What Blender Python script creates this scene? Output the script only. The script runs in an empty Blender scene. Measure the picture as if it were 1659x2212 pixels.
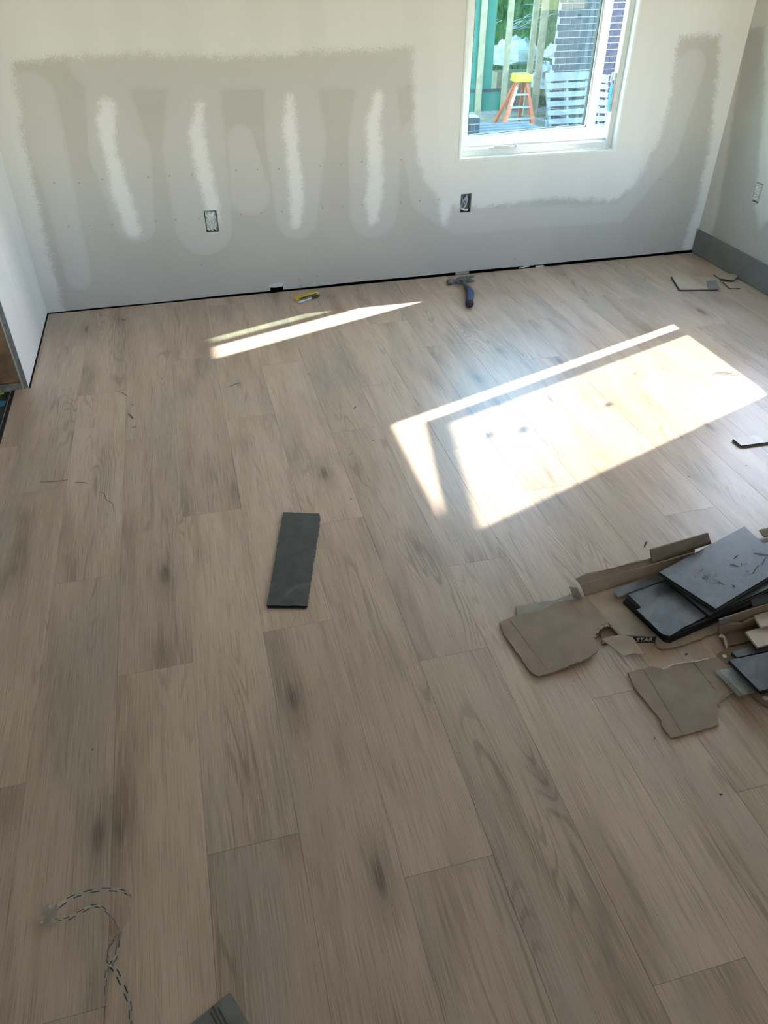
import bpy, bmesh, math, random
import numpy as np
from mathutils import Vector, Matrix

SC = bpy.context.scene
COL = SC.collection

# ------------------------------------------------------------------ camera
cam_d = bpy.data.cameras.new('camera')
cam_d.sensor_fit = 'HORIZONTAL'
cam_d.sensor_width = 36.0
cam_d.lens = 1602.2 / 1659.0 * 36.0
cam_d.clip_start = 0.02
cam_d.clip_end = 400
cam = bpy.data.objects.new('camera', cam_d)
COL.objects.link(cam)
cam.matrix_world = Matrix.Translation((0, 0, 1.55)) @ Matrix(((0.9681, 0.1541, -0.1977), (-0.2507, 0.5923, -0.7657), (-0.0009, 0.7908, 0.612))).to_4x4()
SC.camera = cam

# ------------------------------------------------------------------ sky, sun, exposure
SUN_DIR = Vector((0.9402, 0.3405, 0.630)).normalized()      # towards the sun
world = bpy.data.worlds.new('sky')
SC.world = world
world.use_nodes = True
wn = world.node_tree.nodes
wl = world.node_tree.links
wn.clear()
w_out = wn.new('ShaderNodeOutputWorld')
w_bg = wn.new('ShaderNodeBackground')
w_sky = wn.new('ShaderNodeTexSky')
w_sky.sky_type = 'NISHITA'
w_sky.sun_disc = False
w_sky.sun_elevation = math.asin(SUN_DIR.z)
w_sky.sun_rotation = math.atan2(SUN_DIR.x, SUN_DIR.y)
w_sky.altitude = 200
w_sky.air_density = 1.0
w_sky.dust_density = 0.7
w_sky.ozone_density = 1.0
w_bg.inputs['Strength'].default_value = 1.75
wl.new(w_sky.outputs[0], w_bg.inputs['Color'])
wl.new(w_bg.outputs[0], w_out.inputs['Surface'])

sun_d = bpy.data.lights.new('sun', 'SUN')
sun_d.energy = 14.0
sun_d.angle = math.radians(0.6)
sun_d.color = (1.0, 0.955, 0.88)
sun = bpy.data.objects.new('sun', sun_d)
COL.objects.link(sun)
sun.rotation_euler = SUN_DIR.to_track_quat('Z', 'Y').to_euler()
sun.location = (20, 10, 15)

SC.view_settings.view_transform = 'Standard'
SC.view_settings.look = 'None'
SC.view_settings.gamma = 1.0
SC.view_settings.use_curve_mapping = False
SC.view_settings.exposure = 1.15
try:
    SC.cycles.use_denoising = True
    SC.cycles.max_bounces = 10
    SC.cycles.diffuse_bounces = 6
    SC.cycles.transparent_max_bounces = 16
    SC.cycles.sample_clamp_indirect = 6.0
except Exception:
    pass

# ------------------------------------------------------------------ node helpers
class NT:
    def __init__(s, name):
        s.m = bpy.data.materials.new(name)
        s.m.use_nodes = True
        s.t = s.m.node_tree
        s.t.nodes.clear()
        s.out = s.n('ShaderNodeOutputMaterial')
    def n(s, kind, **kw):
        nd = s.t.nodes.new(kind)
        for k, v in kw.items():
            setattr(nd, k, v)
        return nd
    def put(s, sock, v):
        if v is None:
            return
        if isinstance(v, bpy.types.NodeSocket):
            s.t.links.new(v, sock)
        elif isinstance(v, (tuple, list)):
            v = tuple(v)
            if len(sock.default_value) == 4 and len(v) == 3:
                v = v + (1.0,)
            sock.default_value = v
        else:
            sock.default_value = v
    def math(s, op, a, b=None, c=None, clamp=False):
        nd = s.n('ShaderNodeMath', operation=op, use_clamp=clamp)
        s.put(nd.inputs[0], a); s.put(nd.inputs[1], b); s.put(nd.inputs[2], c)
        return nd.outputs[0]
    def vmath(s, op, a, b=None):
        nd = s.n('ShaderNodeVectorMath', operation=op)
        s.put(nd.inputs[0], a); s.put(nd.inputs[1], b)
        return nd.outputs[0]
    def coords(s, which='Object'):
        return s.n('ShaderNodeTexCoord').outputs[which]
    def sep(s, v):
        nd = s.n('ShaderNodeSeparateXYZ'); s.put(nd.inputs[0], v)
        return nd.outputs
    def comb(s, x, y, z):
        nd = s.n('ShaderNodeCombineXYZ')
        s.put(nd.inputs[0], x); s.put(nd.inputs[1], y); s.put(nd.inputs[2], z)
        return nd.outputs[0]
    def noise(s, v, scale=1.0, detail=2.0, rough=0.5, dist=0.0):
        nd = s.n('ShaderNodeTexNoise')
        s.put(nd.inputs['Vector'], v)
        nd.inputs['Scale'].default_value = scale
        nd.inputs['Detail'].default_value = detail
        nd.inputs['Roughness'].default_value = rough
        nd.inputs['Distortion'].default_value = dist
        return nd.outputs[0]
    def ramp(s, f, lo, hi, smooth=True):
        nd = s.n('ShaderNodeMapRange', clamp=True)
        if smooth:
            nd.interpolation_type = 'SMOOTHSTEP'
        s.put(nd.inputs[0], f)
        nd.inputs[1].default_value = lo; nd.inputs[2].default_value = hi
        return nd.outputs[0]
    def mix(s, f, a, b, blend='MIX'):
        nd = s.n('ShaderNodeMix', data_type='RGBA', blend_type=blend)
        s.put(nd.inputs[0], f); s.put(nd.inputs[6], a); s.put(nd.inputs[7], b)
        return nd.outputs[2]
    def bump(s, h, strength=0.2, dist=0.002):
        nd = s.n('ShaderNodeBump')
        nd.inputs['Strength'].default_value = strength
        nd.inputs['Distance'].default_value = dist
        s.put(nd.inputs['Height'], h)
        return nd.outputs[0]
    def attr(s, name):
        nd = s.n('ShaderNodeAttribute', attribute_name=name)
        return nd.outputs['Fac']
    def bsdf(s, color, rough=0.5, metal=0.0, spec=0.5, normal=None, **kw):
        nd = s.n('ShaderNodeBsdfPrincipled')
        s.put(nd.inputs['Base Color'], color)
        s.put(nd.inputs['Roughness'], rough)
        s.put(nd.inputs['Metallic'], metal)
        s.put(nd.inputs['Specular IOR Level'], spec)
        s.put(nd.inputs['Normal'], normal)
        for k, v in kw.items():
            s.put(nd.inputs[k.replace('_', ' ')], v)
        return nd.outputs[0]
    def done(s, surf):
        s.t.links.new(surf, s.out.inputs['Surface'])
        return s.m

def plain(name, color, rough=0.5, metal=0.0, spec=0.5, var=0.12, scale=30.0, bump=0.0):
    t = NT(name)
    co = t.coords()
    n = t.noise(co, scale, 3.0)
    dark = tuple(c * (1 - var) for c in color)
    lite = tuple(min(1, c * (1 + var)) for c in color)
    col = t.mix(t.ramp(n, 0.3, 0.7), dark, lite)
    nm = t.bump(t.noise(co, scale * 6, 2.0), bump, 0.001) if bump else None
    return t.done(t.bsdf(col, rough, metal, spec, nm))

def wood_material(name, light, mid, dark, rough=0.36, bump=0.25):
    """vinyl oak: grain runs along local Y, every object draws its own piece of it"""
    t = NT(name)
    info = t.n('ShaderNodeObjectInfo')
    rnd = info.outputs['Random']
    co = t.sep(t.coords())
    ox = t.math('MULTIPLY_ADD', rnd, 37.0, co[0])
    oy = t.math('MULTIPLY_ADD', rnd, 91.0, co[1])
    def st(sx, sy, det=2.0, dist=0.0, w=0.0):
        return t.noise(t.comb(t.math('MULTIPLY', ox, sx), t.math('MULTIPLY', oy, sy), w), 1.0, det, 0.55, dist)
    broad = st(9.0, 1.3, 2.0, 0.6)
    hue = st(5.0, 0.9, 1.0, 0.3, 7.0)
    medium = st(45.0, 2.2, 3.0, 0.0, 3.0)
    fine = st(420.0, 7.5, 2.0, 0.0, 5.0)
    flow = st(7.0, 0.75, 2.0, 0.5, 11.0)
    rings = t.math('SINE', t.math('MULTIPLY', flow, 150.0))
    ringmask = t.ramp(st(10.0, 1.2, 1.0, 0.0, 17.0), 0.52, 0.68)
    rings = t.math('MULTIPLY', t.ramp(rings, 0.1, 1.0), ringmask)
    vor = t.n('ShaderNodeTexVoronoi')
    t.put(vor.inputs['Vector'], t.comb(t.math('MULTIPLY_ADD', fine, 0.04, t.math('MULTIPLY', ox, 5.8)), t.math('MULTIPLY', oy, 1.9), 1.0))
    vor.inputs['Scale'].default_value = 1.0
    knot = t.ramp(vor.outputs['Distance'], 0.12, 0.02)
    halo = t.ramp(vor.outputs['Distance'], 0.34, 0.05)
    c = t.mix(t.ramp(broad, 0.38, 0.66), light, mid)
    c = t.mix(t.ramp(hue, 0.5, 0.75), c, t.mix(0.5, c, (0.36, 0.33, 0.275)))
    c = t.mix(t.math('MULTIPLY', t.ramp(medium, 0.5, 0.75), 0.28), c, dark)
    c = t.mix(t.math('MULTIPLY', t.ramp(broad, 0.58, 0.78), 0.5), c, dark)
    c = t.mix(t.math('MULTIPLY', rings, 0.45), c, dark)
    c = t.mix(t.math('MULTIPLY', halo, 0.42), c, dark)
    c = t.mix(t.math('MULTIPLY', knot, 0.7), c, tuple(v * 0.5 for v in dark))
    c = t.mix(t.math('MULTIPLY', t.ramp(fine, 0.52, 0.68), 0.42), c, tuple(min(1, v * 1.25) for v in light))
    c = t.mix(t.math('MULTIPLY', t.ramp(fine, 0.47, 0.30), 0.42), c, dark)
    tone = t.math('MULTIPLY_ADD', t.math('FRACT', t.math('MULTIPLY', rnd, 7.3)), 0.16, 0.92)
    hsv = t.n('ShaderNodeHueSaturation')
    t.put(hsv.inputs['Color'], c); t.put(hsv.inputs['Value'], tone)
    r = t.math('MULTIPLY_ADD', fine, 0.14, rough - 0.07)
    return t.done(t.bsdf(hsv.outputs[0], r, 0.0, 0.65, t.bump(fine, bump, 0.0006)))

def wall_material(name, paint, primer, mud, skim):
    """drywall: painted field, bare primer, sanded joint compound; the shapes are distances stored on the wall"""
    t = NT(name)
    co = t.coords()
    speck = t.noise(co, 330.0, 2.0, 0.6)
    rag = t.noise(co, 26.0, 4.0, 0.6)
    slow = t.noise(co, 3.0, 3.0)
    vert = t.noise(t.vmath('MULTIPLY', co, (3.0, 3.0, 0.6)), 2.0, 2.0)
    edge = t.math('ADD', t.math('MULTIPLY_ADD', speck, 0.11, -0.055), t.math('MULTIPLY_ADD', rag, 0.05, -0.025))
    pf = t.ramp(t.math('ADD', t.attr('paint'), edge), -0.012, 0.014)
    mf = t.ramp(t.math('ADD', t.attr('mud'), t.math('MULTIPLY', edge, 0.8)), -0.016, 0.016)
    la = t.attr('skim')
    lf = t.ramp(t.math('MULTIPLY_ADD', rag, 0.02, t.math('SUBTRACT', la, 0.01)), -0.012, 0.016)
    lline = t.math('MULTIPLY', t.math('MULTIPLY', t.ramp(t.math('ABSOLUTE', la), 0.006, 0.001), t.ramp(slow, 0.45, 0.65)), 0.12)
    c = t.mix(t.math('MULTIPLY', t.ramp(slow, 0.35, 0.7), 0.5), primer, tuple(v * 0.9 for v in primer))
    c = t.mix(t.math('MULTIPLY', lf, 0.9), c, skim)
    c = t.mix(lline, c, mud)
    c = t.mix(t.math('MULTIPLY', t.ramp(t.noise(co, 14.0, 3.0, 0.6), 0.66, 0.78), 0.10), c, mud)
    c = t.mix(t.math('MULTIPLY', mf, 0.85), c, mud)
    p2 = t.mix(t.ramp(vert, 0.35, 0.65), paint, tuple(v * 0.96 for v in paint))
    c = t.mix(pf, c, p2)
    return t.done(t.bsdf(c, 0.75, 0.0, 0.25, t.bump(t.noise(co, 160.0, 2.0), 0.06, 0.001)))

def glass_material(name, tint, dirt=0.0):
    t = NT(name)
    lw = t.n('ShaderNodeLayerWeight')
    lw.inputs['Blend'].default_value = 0.5
    fac = t.math('MULTIPLY_ADD', t.math('POWER', lw.outputs['Facing'], 6.0), 0.80, 0.045)
    tr = t.n('ShaderNodeBsdfTransparent'); t.put(tr.inputs[0], tint)
    gl = t.n('ShaderNodeBsdfGlossy'); gl.inputs['Roughness'].default_value = 0.0
    t.put(gl.inputs['Color'], (1, 1, 1))
    mx = t.n('ShaderNodeMixShader')
    t.put(mx.inputs[0], fac)
    t.t.links.new(tr.outputs[0], mx.inputs[1]); t.t.links.new(gl.outputs[0], mx.inputs[2])
    res = mx.outputs[0]
    if dirt:
        co = t.coords()
        streak = t.noise(t.vmath('MULTIPLY', co, (40.0, 40.0, 5.0)), 1.0, 3.0, 0.6)
        d = t.math('MULTIPLY', t.ramp(streak, 0.45, 0.8), dirt)
        df = t.n('ShaderNodeBsdfDiffuse'); t.put(df.inputs[0], (0.8, 0.85, 0.85))
        m2 = t.n('ShaderNodeMixShader')
        t.put(m2.inputs[0], d)
        t.t.links.new(res, m2.inputs[1]); t.t.links.new(df.outputs[0], m2.inputs[2])
        res = m2.outputs[0]
    return t.done(res)

def film_material(name, tint, opacity, rough=0.15):
    t = NT(name)
    co = t.coords()
    n = t.noise(co, 60.0, 3.0)
    tr = t.n('ShaderNodeBsdfTransparent'); t.put(tr.inputs[0], tint)
    pb = t.bsdf((0.75, 0.76, 0.74), rough, 0.0, 0.8, t.bump(n, 0.5, 0.002))
    mx = t.n('ShaderNodeMixShader')
    t.put(mx.inputs[0], t.math('MULTIPLY_ADD', n, 0.3, opacity - 0.15))
    t.t.links.new(tr.outputs[0], mx.inputs[1]); t.t.links.new(pb, mx.inputs[2])
    return t.done(mx.outputs[0])

def cardboard_material(name, color, ang=0.0):
    t = NT(name)
    co = t.sep(t.coords())
    s = t.math('ADD', t.math('MULTIPLY', co[0], math.cos(ang)), t.math('MULTIPLY', co[1], math.sin(ang)))
    fl = t.math('SINE', t.math('MULTIPLY', s, 1100.0))
    n = t.noise(t.coords(), 18.0, 4.0)
    sp = t.noise(t.coords(), 500.0, 1.0)
    c = t.mix(t.ramp(n, 0.3, 0.7), tuple(v * 0.9 for v in color), tuple(v * 1.08 for v in color))
    c = t.mix(t.math('MULTIPLY', t.ramp(sp, 0.6, 0.75), 0.25), c, tuple(v * 0.6 for v in color))
    return t.done(t.bsdf(c, 0.85, 0.0, 0.2, t.bump(fl, 0.12, 0.0006)))

def back_material(name, color):
    """plank underside: cork and vinyl backing, dark, faintly glossy, dusty"""
    t = NT(name)
    co = t.coords()
    n = t.noise(co, 22.0, 5.0, 0.6)
    sm = t.noise(co, 7.0, 3.0, 0.5, 1.5)
    sp = t.noise(co, 260.0, 2.0)
    c = t.mix(t.ramp(n, 0.35, 0.68), tuple(v * 0.8 for v in color), tuple(v * 1.25 for v in color))
    c = t.mix(t.math('MULTIPLY', t.ramp(sm, 0.55, 0.72), 0.35), c, (0.26, 0.26, 0.24))
    c = t.mix(t.math('MULTIPLY', t.ramp(sp, 0.66, 0.76), 0.3), c, (0.32, 0.31, 0.28))
    return t.done(t.bsdf(c, t.math('MULTIPLY_ADD', n, 0.25, 0.30), 0.0, 0.6, t.bump(n, 0.15, 0.001)))

M = {}
M['plank'] = wood_material('oak_vinyl_plank', (0.58, 0.450, 0.348), (0.465, 0.354, 0.268), (0.205, 0.150, 0.112))
M['plank_cut'] = wood_material('oak_vinyl_offcut', (0.56, 0.46, 0.36), (0.46, 0.37, 0.285), (0.25, 0.19, 0.14))
M['core'] = plain('plank_core', (0.035, 0.034, 0.034), 0.6)
M['core_pale'] = plain('plank_edge_pale', (0.55, 0.51, 0.44), 0.6)
M['backing'] = back_material('plank_backing_blue_grey', (0.085, 0.10, 0.115))
M['backing2'] = back_material('plank_backing_green_grey', (0.055, 0.066, 0.068))
M['backing3'] = back_material('sheet_grey', (0.17, 0.175, 0.165))
M['subfloor'] = plain('subfloor_dark', (0.03, 0.028, 0.026), 0.9)
M['wall'] = wall_material('drywall_back', (0.665, 0.63, 0.59), (0.455, 0.42, 0.37), (0.72, 0.685, 0.64), (0.505, 0.468, 0.428))
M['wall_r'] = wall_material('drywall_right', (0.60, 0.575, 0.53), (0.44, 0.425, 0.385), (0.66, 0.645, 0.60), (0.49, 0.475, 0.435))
M['wall_l'] = wall_material('drywall_left', (0.80, 0.83, 0.88), (0.72, 0.74, 0.78), (0.88, 0.90, 0.94), (0.8, 0.82, 0.86))
M['shell'] = plain('room_paint', (0.66, 0.65, 0.62), 0.8, var=0.03)
M['bare'] = plain('bare_drywall', (0.36, 0.345, 0.32), 0.9, var=0.05)
M['ceil'] = plain('ceiling_white', (0.84, 0.83, 0.80), 0.9, var=0.02)
M['gypsum'] = plain('gypsum_edge', (0.60, 0.58, 0.54), 0.9)
M['paper_edge'] = plain('drywall_paper_edge', (0.20, 0.18, 0.165), 0.9, var=0.25, scale=60)
M['skirt'] = plain('baseboard_paint', (0.165, 0.17, 0.158), 0.6, var=0.06, scale=8)
M['vinyl'] = plain('window_white', (0.60, 0.605, 0.59), 0.4, var=0.02)
M['trim'] = plain('window_trim_white', (0.68, 0.68, 0.655), 0.5, var=0.02)
M['glass'] = glass_material('window_glass', (0.74, 0.88, 0.84), 0.06)
M['glass2'] = glass_material('window_glass_side', (0.685, 0.69, 0.665))
M['gasket'] = plain('gasket', (0.04, 0.042, 0.045), 0.5)
M['tape'] = plain('blue_tape', (0.05, 0.27, 0.52), 0.6, var=0.06)
M['silver'] = plain('bare_metal', (0.55, 0.56, 0.57), 0.35, 0.9)
M['dirt'] = plain('plaster_dirt', (0.10, 0.09, 0.08), 0.9)
M['card'] = cardboard_material('cardboard', (0.335, 0.262, 0.200), 0.3)
M['card_d'] = cardboard_material('cardboard_inside', (0.27, 0.205, 0.145), 1.2)
M['card_g'] = cardboard_material('cardboard_greyish', (0.34, 0.315, 0.27), 0.3)
M['card_b'] = cardboard_material('cardboard_bottom', (0.41, 0.33, 0.255), 0.3)
M['card_l'] = cardboard_material('cardboard_paper', (0.56, 0.49, 0.41), 0.9)
M['card_p'] = plain('cardboard_print', (0.022, 0.020, 0.020), 0.6)
M['flute'] = plain('torn_flute', (0.58, 0.53, 0.46), 0.9, var=0.2, scale=300)
M['ink_w'] = plain('white_print', (0.75, 0.74, 0.70), 0.7)
M['ink_d'] = plain('dark_print', (0.055, 0.06, 0.07), 0.5)
M['film'] = film_material('clear_film', (0.96, 0.96, 0.95), 0.22)
M['clear'] = film_material('clear_plastic_sheet', (0.80, 0.83, 0.82), 0.42, 0.1)
M['stud'] = plain('stud_wood', (0.20, 0.105, 0.045), 0.7, var=0.35, scale=12)
M['plate'] = plain('plate_wood', (0.22, 0.18, 0.14), 0.8, var=0.3, scale=25)
M['black'] = plain('black_edge', (0.008, 0.008, 0.009), 0.5)
M['metal_d'] = plain('hammer_steel', (0.16, 0.165, 0.17), 0.45, 0.6, var=0.3, scale=60)
M['rubber'] = plain('black_rubber', (0.018, 0.020, 0.022), 0.6)
M['blue'] = plain('blue_grip', (0.022, 0.055, 0.17), 0.5, var=0.2)
M['yellow'] = plain('yellow_plastic', (0.60, 0.43, 0.02), 0.4, var=0.15)
M['marker'] = plain('marker_grey', (0.50, 0.53, 0.56), 0.4, var=0.05)
M['foil'] = plain('crumpled_paper', (0.74, 0.73, 0.70), 0.55, var=0.12, scale=90)
M['wire'] = plain('wire_white_blue', (0.42, 0.52, 0.68), 0.45, var=0.15)
M['wire_w'] = plain('wire_white', (0.70, 0.70, 0.66), 0.45)
M['box'] = plain('steel_box', (0.20, 0.20, 0.195), 0.45, 0.5)
M['adj'] = plain('adjoining_floor', (0.05, 0.06, 0.072), 0.6, var=0.6, scale=22)
M['sand'] = plain('sawdust', (0.42, 0.37, 0.30), 0.9)
M['dark_bit'] = plain('vinyl_shaving', (0.03, 0.028, 0.027), 0.7)
M['dimple'] = plain('screw_dimple', (0.31, 0.29, 0.265), 0.8)
M['putty'] = plain('grey_tape', (0.22, 0.225, 0.22), 0.6)

# ------------------------------------------------------------------ mesh helpers
class MB:
    def __init__(s):
        s.v = []; s.f = []; s.mi = []
    def add(s, vs, fs, mi=0):
        b = len(s.v)
        s.v += [tuple(map(float, q)) for q in vs]
        s.f += [tuple(b + i for i in f) for f in fs]
        s.mi += [mi] * len(fs)
        return s
    def box(s, a, b, mi=0):
        x0, y0, z0 = (min(a[i], b[i]) for i in range(3)); x1, y1, z1 = (max(a[i], b[i]) for i in range(3))
        return s.add([(x0,y0,z0),(x1,y0,z0),(x1,y1,z0),(x0,y1,z0),(x0,y0,z1),(x1,y0,z1),(x1,y1,z1),(x0,y1,z1)],
                     [(0,3,2,1),(4,5,6,7),(0,1,5,4),(1,2,6,5),(2,3,7,6),(3,0,4,7)], mi)
    def bar(s, p, q, w, h, up=(0, 0, 1), mi=0, w2=None, h2=None):
        p = Vector(p); q = Vector(q); d = (q - p).normalized(); u = Vector(up)
        r = d.cross(u)
        if r.length < 1e-5:
            r = d.cross(Vector((0, 1, 0)))
        r.normalize(); u = r.cross(d)
        w2 = w if w2 is None else w2; h2 = h if h2 is None else h2
        vs = [p + r*a*w/2 + u*b*h/2 for a, b in ((-1,-1),(1,-1),(1,1),(-1,1))] + [q + r*a*w2/2 + u*b*h2/2 for a, b in ((-1,-1),(1,-1),(1,1),(-1,1))]
        return s.add(vs, [(0,1,2,3),(7,6,5,4),(0,4,5,1),(1,5,6,2),(2,6,7,3),(3,7,4,0)], mi)
    def prism(s, poly, zt, th, mi=0, mi_side=None, mi_bot=None):
        """poly: xy outline (counter-clockwise or not), zt: top height or function of x, y; th: thickness"""
        fz = zt if callable(zt) else (lambda x, y: zt)
        ar = sum(poly[i-1][0]*poly[i][1] - poly[i][0]*poly[i-1][1] for i in range(len(poly)))
        if ar < 0:
            poly = poly[::-1]
        n = len(poly)
        top = [(x, y, fz(x, y)) for x, y in (q[:2] for q in poly)]
        bot = [(x, y, z - th) for x, y, z in top]
        s.add(top + bot, [tuple(range(n))], mi)
        b = len(s.v) - 2*n
        s.f += [tuple(b + n + i for i in reversed(range(n)))]; s.mi += [mi if mi_bot is None else mi_bot]
        for i in range(n):
            j = (i + 1) % n
            s.f.append((b+i, b+n+i, b+n+j, b+j)); s.mi.append(mi if mi_side is None else mi_side)
        return s
    def quadsheet(s, quad, th, mi=0):
        """thin sheet from 3-D corner points (any planar polygon)"""
        P = [Vector(q) for q in quad]
        nrm = Vector((0, 0, 0))
        for i in range(len(P)):
            nrm += P[i-1].cross(P[i])
        nrm.normalize()
        n = len(P)
        a = [p + nrm*th/2 for p in P]; b = [p - nrm*th/2 for p in P]
        return s.add(a + b, [tuple(range(n)), tuple(reversed(range(n, 2*n)))] + [(i, n+i, n+(i+1) % n, (i+1) % n) for i in range(n)], mi)
    def tube(s, path, rad, seg=8, mi=0, flat=1.0):
        P = [Vector(p) for p in path]
        R = rad if isinstance(rad, (list, tuple)) else [rad]*len(P)
        vs = []; pu = None
        for i, p in enumerate(P):
            d = (P[min(i+1, len(P)-1)] - P[max(i-1, 0)]).normalized()
            u = pu if pu is not None else (Vector((0, 0, 1)) if abs(d.z) < 0.9 else Vector((1, 0, 0)))
            r = d.cross(u)
            if r.length < 1e-5:
                r = d.cross(Vector((0.3, 1, 0.2)))
            r.normalize(); u = r.cross(d).normalized(); pu = u
            for k in range(seg):
                a = 2*math.pi*k/seg
                vs.append(p + r*math.cos(a)*R[i] + u*math.sin(a)*R[i]*flat)
        fs = [(i*seg+k, i*seg+(k+1) % seg, (i+1)*seg+(k+1) % seg, (i+1)*seg+k) for i in range(len(P)-1) for k in range(seg)]
        fs += [tuple(reversed(range(seg))), tuple(range((len(P)-1)*seg, len(P)*seg))]
        return s.add(vs, fs, mi)
    def ribbon(s, path, width, th=0.0006, tilt=None, mi=0):
        P = [Vector(p) for p in path]; vs = []
        for i, p in enumerate(P):
            d = (P[min(i+1, len(P)-1)] - P[max(i-1, 0)]).normalized()
            r = d.cross(Vector((0, 0, 1))).normalized()
            a = tilt[i] if tilt else 0.0
            w = width[i] if isinstance(width, (list, tuple)) else width
            r2 = r*math.cos(a) + Vector((0, 0, 1))*math.sin(a)
            n = d.cross(r2).normalized()
            n = n if n.z >= 0 else -n
            vs += [p - r2*w/2 + n*th, p + r2*w/2 + n*th, p + r2*w/2, p - r2*w/2]
        fs = []
        for i in range(len(P)-1):
            for k in range(4):
                fs.append((i*4+k, i*4+(k+1) % 4, (i+1)*4+(k+1) % 4, (i+1)*4+k))
        fs += [(3,2,1,0), tuple(len(vs)-4+k for k in range(4))]
        return s.add(vs, fs, mi)
    def lathe(s, prof, origin, axis, seg=16, mi=0):
        ax = Vector(axis).normalized()
        u = ax.cross(Vector((0, 0, 1)))
        if u.length < 1e-4:
            u = Vector((1, 0, 0))
        u.normalize(); w = ax.cross(u)
        o = Vector(origin); vs = []
        for t_, r in prof:
            for k in range(seg):
                a = 2*math.pi*k/seg
                vs.append(o + ax*t_ + u*math.cos(a)*r + w*math.sin(a)*r)
        n = len(prof)
        fs = [(i*seg+k, i*seg+(k+1) % seg, (i+1)*seg+(k+1) % seg, (i+1)*seg+k) for i in range(n-1) for k in range(seg)]
        fs += [tuple(reversed(range(seg))), tuple(range((n-1)*seg, n*seg))]
        return s.add(vs, fs, mi)

def link(name, mb, mats, parent=None, origin=None, smooth=False, bevel=0.0, fix=True):
    me = bpy.data.meshes.new(name)
    o3 = Vector(origin) if origin is not None else Vector((0, 0, 0))
    me.from_pydata([tuple(Vector(v) - o3) for v in mb.v], [], mb.f)
    for m in (mats if isinstance(mats, (list, tuple)) else [mats]):
        me.materials.append(m)
    if any(mb.mi):
        me.polygons.foreach_set('material_index', mb.mi)
    if fix:
        bm = bmesh.new(); bm.from_mesh(me)
        bmesh.ops.recalc_face_normals(bm, faces=bm.faces)
        bm.to_mesh(me); bm.free()
    if smooth:
        me.polygons.foreach_set('use_smooth', [True]*len(me.polygons))
    ob = bpy.data.objects.new(name, me)
    COL.objects.link(ob)
    if bevel:
        bv = ob.modifiers.new('bevel', 'BEVEL'); bv.width = bevel; bv.segments = 2; bv.limit_method = 'ANGLE'
    if smooth:
        md = ob.modifiers.new('wn', 'WEIGHTED_NORMAL') if False else None
    if parent is not None:
        ob.parent = parent
        pw = Vector((0, 0, 0)); q = parent
        while q is not None:
            pw += q.location; q = q.parent
        ob.location = o3 - pw
    else:
        ob.location = o3
    return ob

def base_of(mb):
    xs = [v[0] for v in mb.v]; ys = [v[1] for v in mb.v]; zs = [v[2] for v in mb.v]
    return ((min(xs)+max(xs))/2, (min(ys)+max(ys))/2, min(zs))

def tag(o, label=None, cat=None, group=None, kind=None):
    if label: o['label'] = label
    if cat: o['category'] = cat
    if group: o['group'] = group
    if kind: o['kind'] = kind
    return o

def thing(name, label, cat, loc, group=None):
    e = bpy.data.objects.new(name, None)
    COL.objects.link(e)
    e.location = loc
    e.empty_display_size = 0.05
    return tag(e, label, cat, group)

def solo(name, mb, mats, label, cat, group=None, **kw):
    return tag(link(name, mb, mats, None, base_of(mb), **kw), label, cat, group)

def part(name, mb, mats, parent, **kw):
    return link(name, mb, mats, parent, base_of(mb), **kw)

def struct(name, mb, mats, parent=None, **kw):
    o = link(name, mb, mats, parent, kw.pop('origin', None), **kw)
    if parent is None:
        o['kind'] = 'structure'
    return o

def rag(poly, step=0.012, amp=0.002, seed=1):
    rd = random.Random(seed); out = []
    for i in range(len(poly)):
        a = Vector(poly[i][:2]); b = Vector(poly[(i+1) % len(poly)][:2])
        n = max(1, int((b - a).length / step))
        d = (b - a).normalized() if (b - a).length else Vector((1, 0))
        pn = Vector((-d.y, d.x))
        for k in range(n):
            p = a + (b - a)*k/n + (pn*rd.uniform(-amp, amp) + d*rd.uniform(-amp, amp)*0.5 if k else Vector((0, 0)))
            out.append((p.x, p.y))
    return out

def bez(pts, n=8):
    """smooth path through 3-D points (Catmull-Rom)"""
    P = [Vector(p) for p in pts]; out = []
    for i in range(len(P)-1):
        p0 = P[max(i-1, 0)]; p1 = P[i]; p2 = P[i+1]; p3 = P[min(i+2, len(P)-1)]
        for k in range(n):
            t = k/n
            out.append(0.5*((2*p1) + (p2-p0)*t + (2*p0-5*p1+4*p2-p3)*t*t + (3*p1-p0-3*p2+p3)*t**3))
    out.append(P[-1])
    return out

def poly_sd(px, pz, poly):
    """signed distance, positive inside"""
    d = np.full(px.shape, 1e9); inside = np.zeros(px.shape, bool)
    n = len(poly)
    for i in range(n):
        ax, az = poly[i]; bx, bz = poly[(i+1) % n]
        ex, ez = bx-ax, bz-az
        t = np.clip(((px-ax)*ex + (pz-az)*ez)/(ex*ex+ez*ez+1e-12), 0, 1)
        d = np.minimum(d, np.hypot(px-ax-t*ex, pz-az-t*ez))
        c = ((az > pz) != (bz > pz)) & (px < (bx-ax)*(pz-az)/(bz-az+1e-12)+ax)
        inside ^= c
    return np.where(inside, d, -d)

def line_sd(px, pz, pts, rads):
    d = np.full(px.shape, -1e9)
    for i in range(len(pts)-1):
        ax, az = pts[i]; bx, bz = pts[i+1]
        ex, ez = bx-ax, bz-az
        t = np.clip(((px-ax)*ex + (pz-az)*ez)/(ex*ex+ez*ez+1e-12), 0, 1)
        r = rads[i] + (rads[i+1]-rads[i])*t
        d = np.maximum(d, r - np.hypot(px-ax-t*ex, pz-az-t*ez))
    return d

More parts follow.
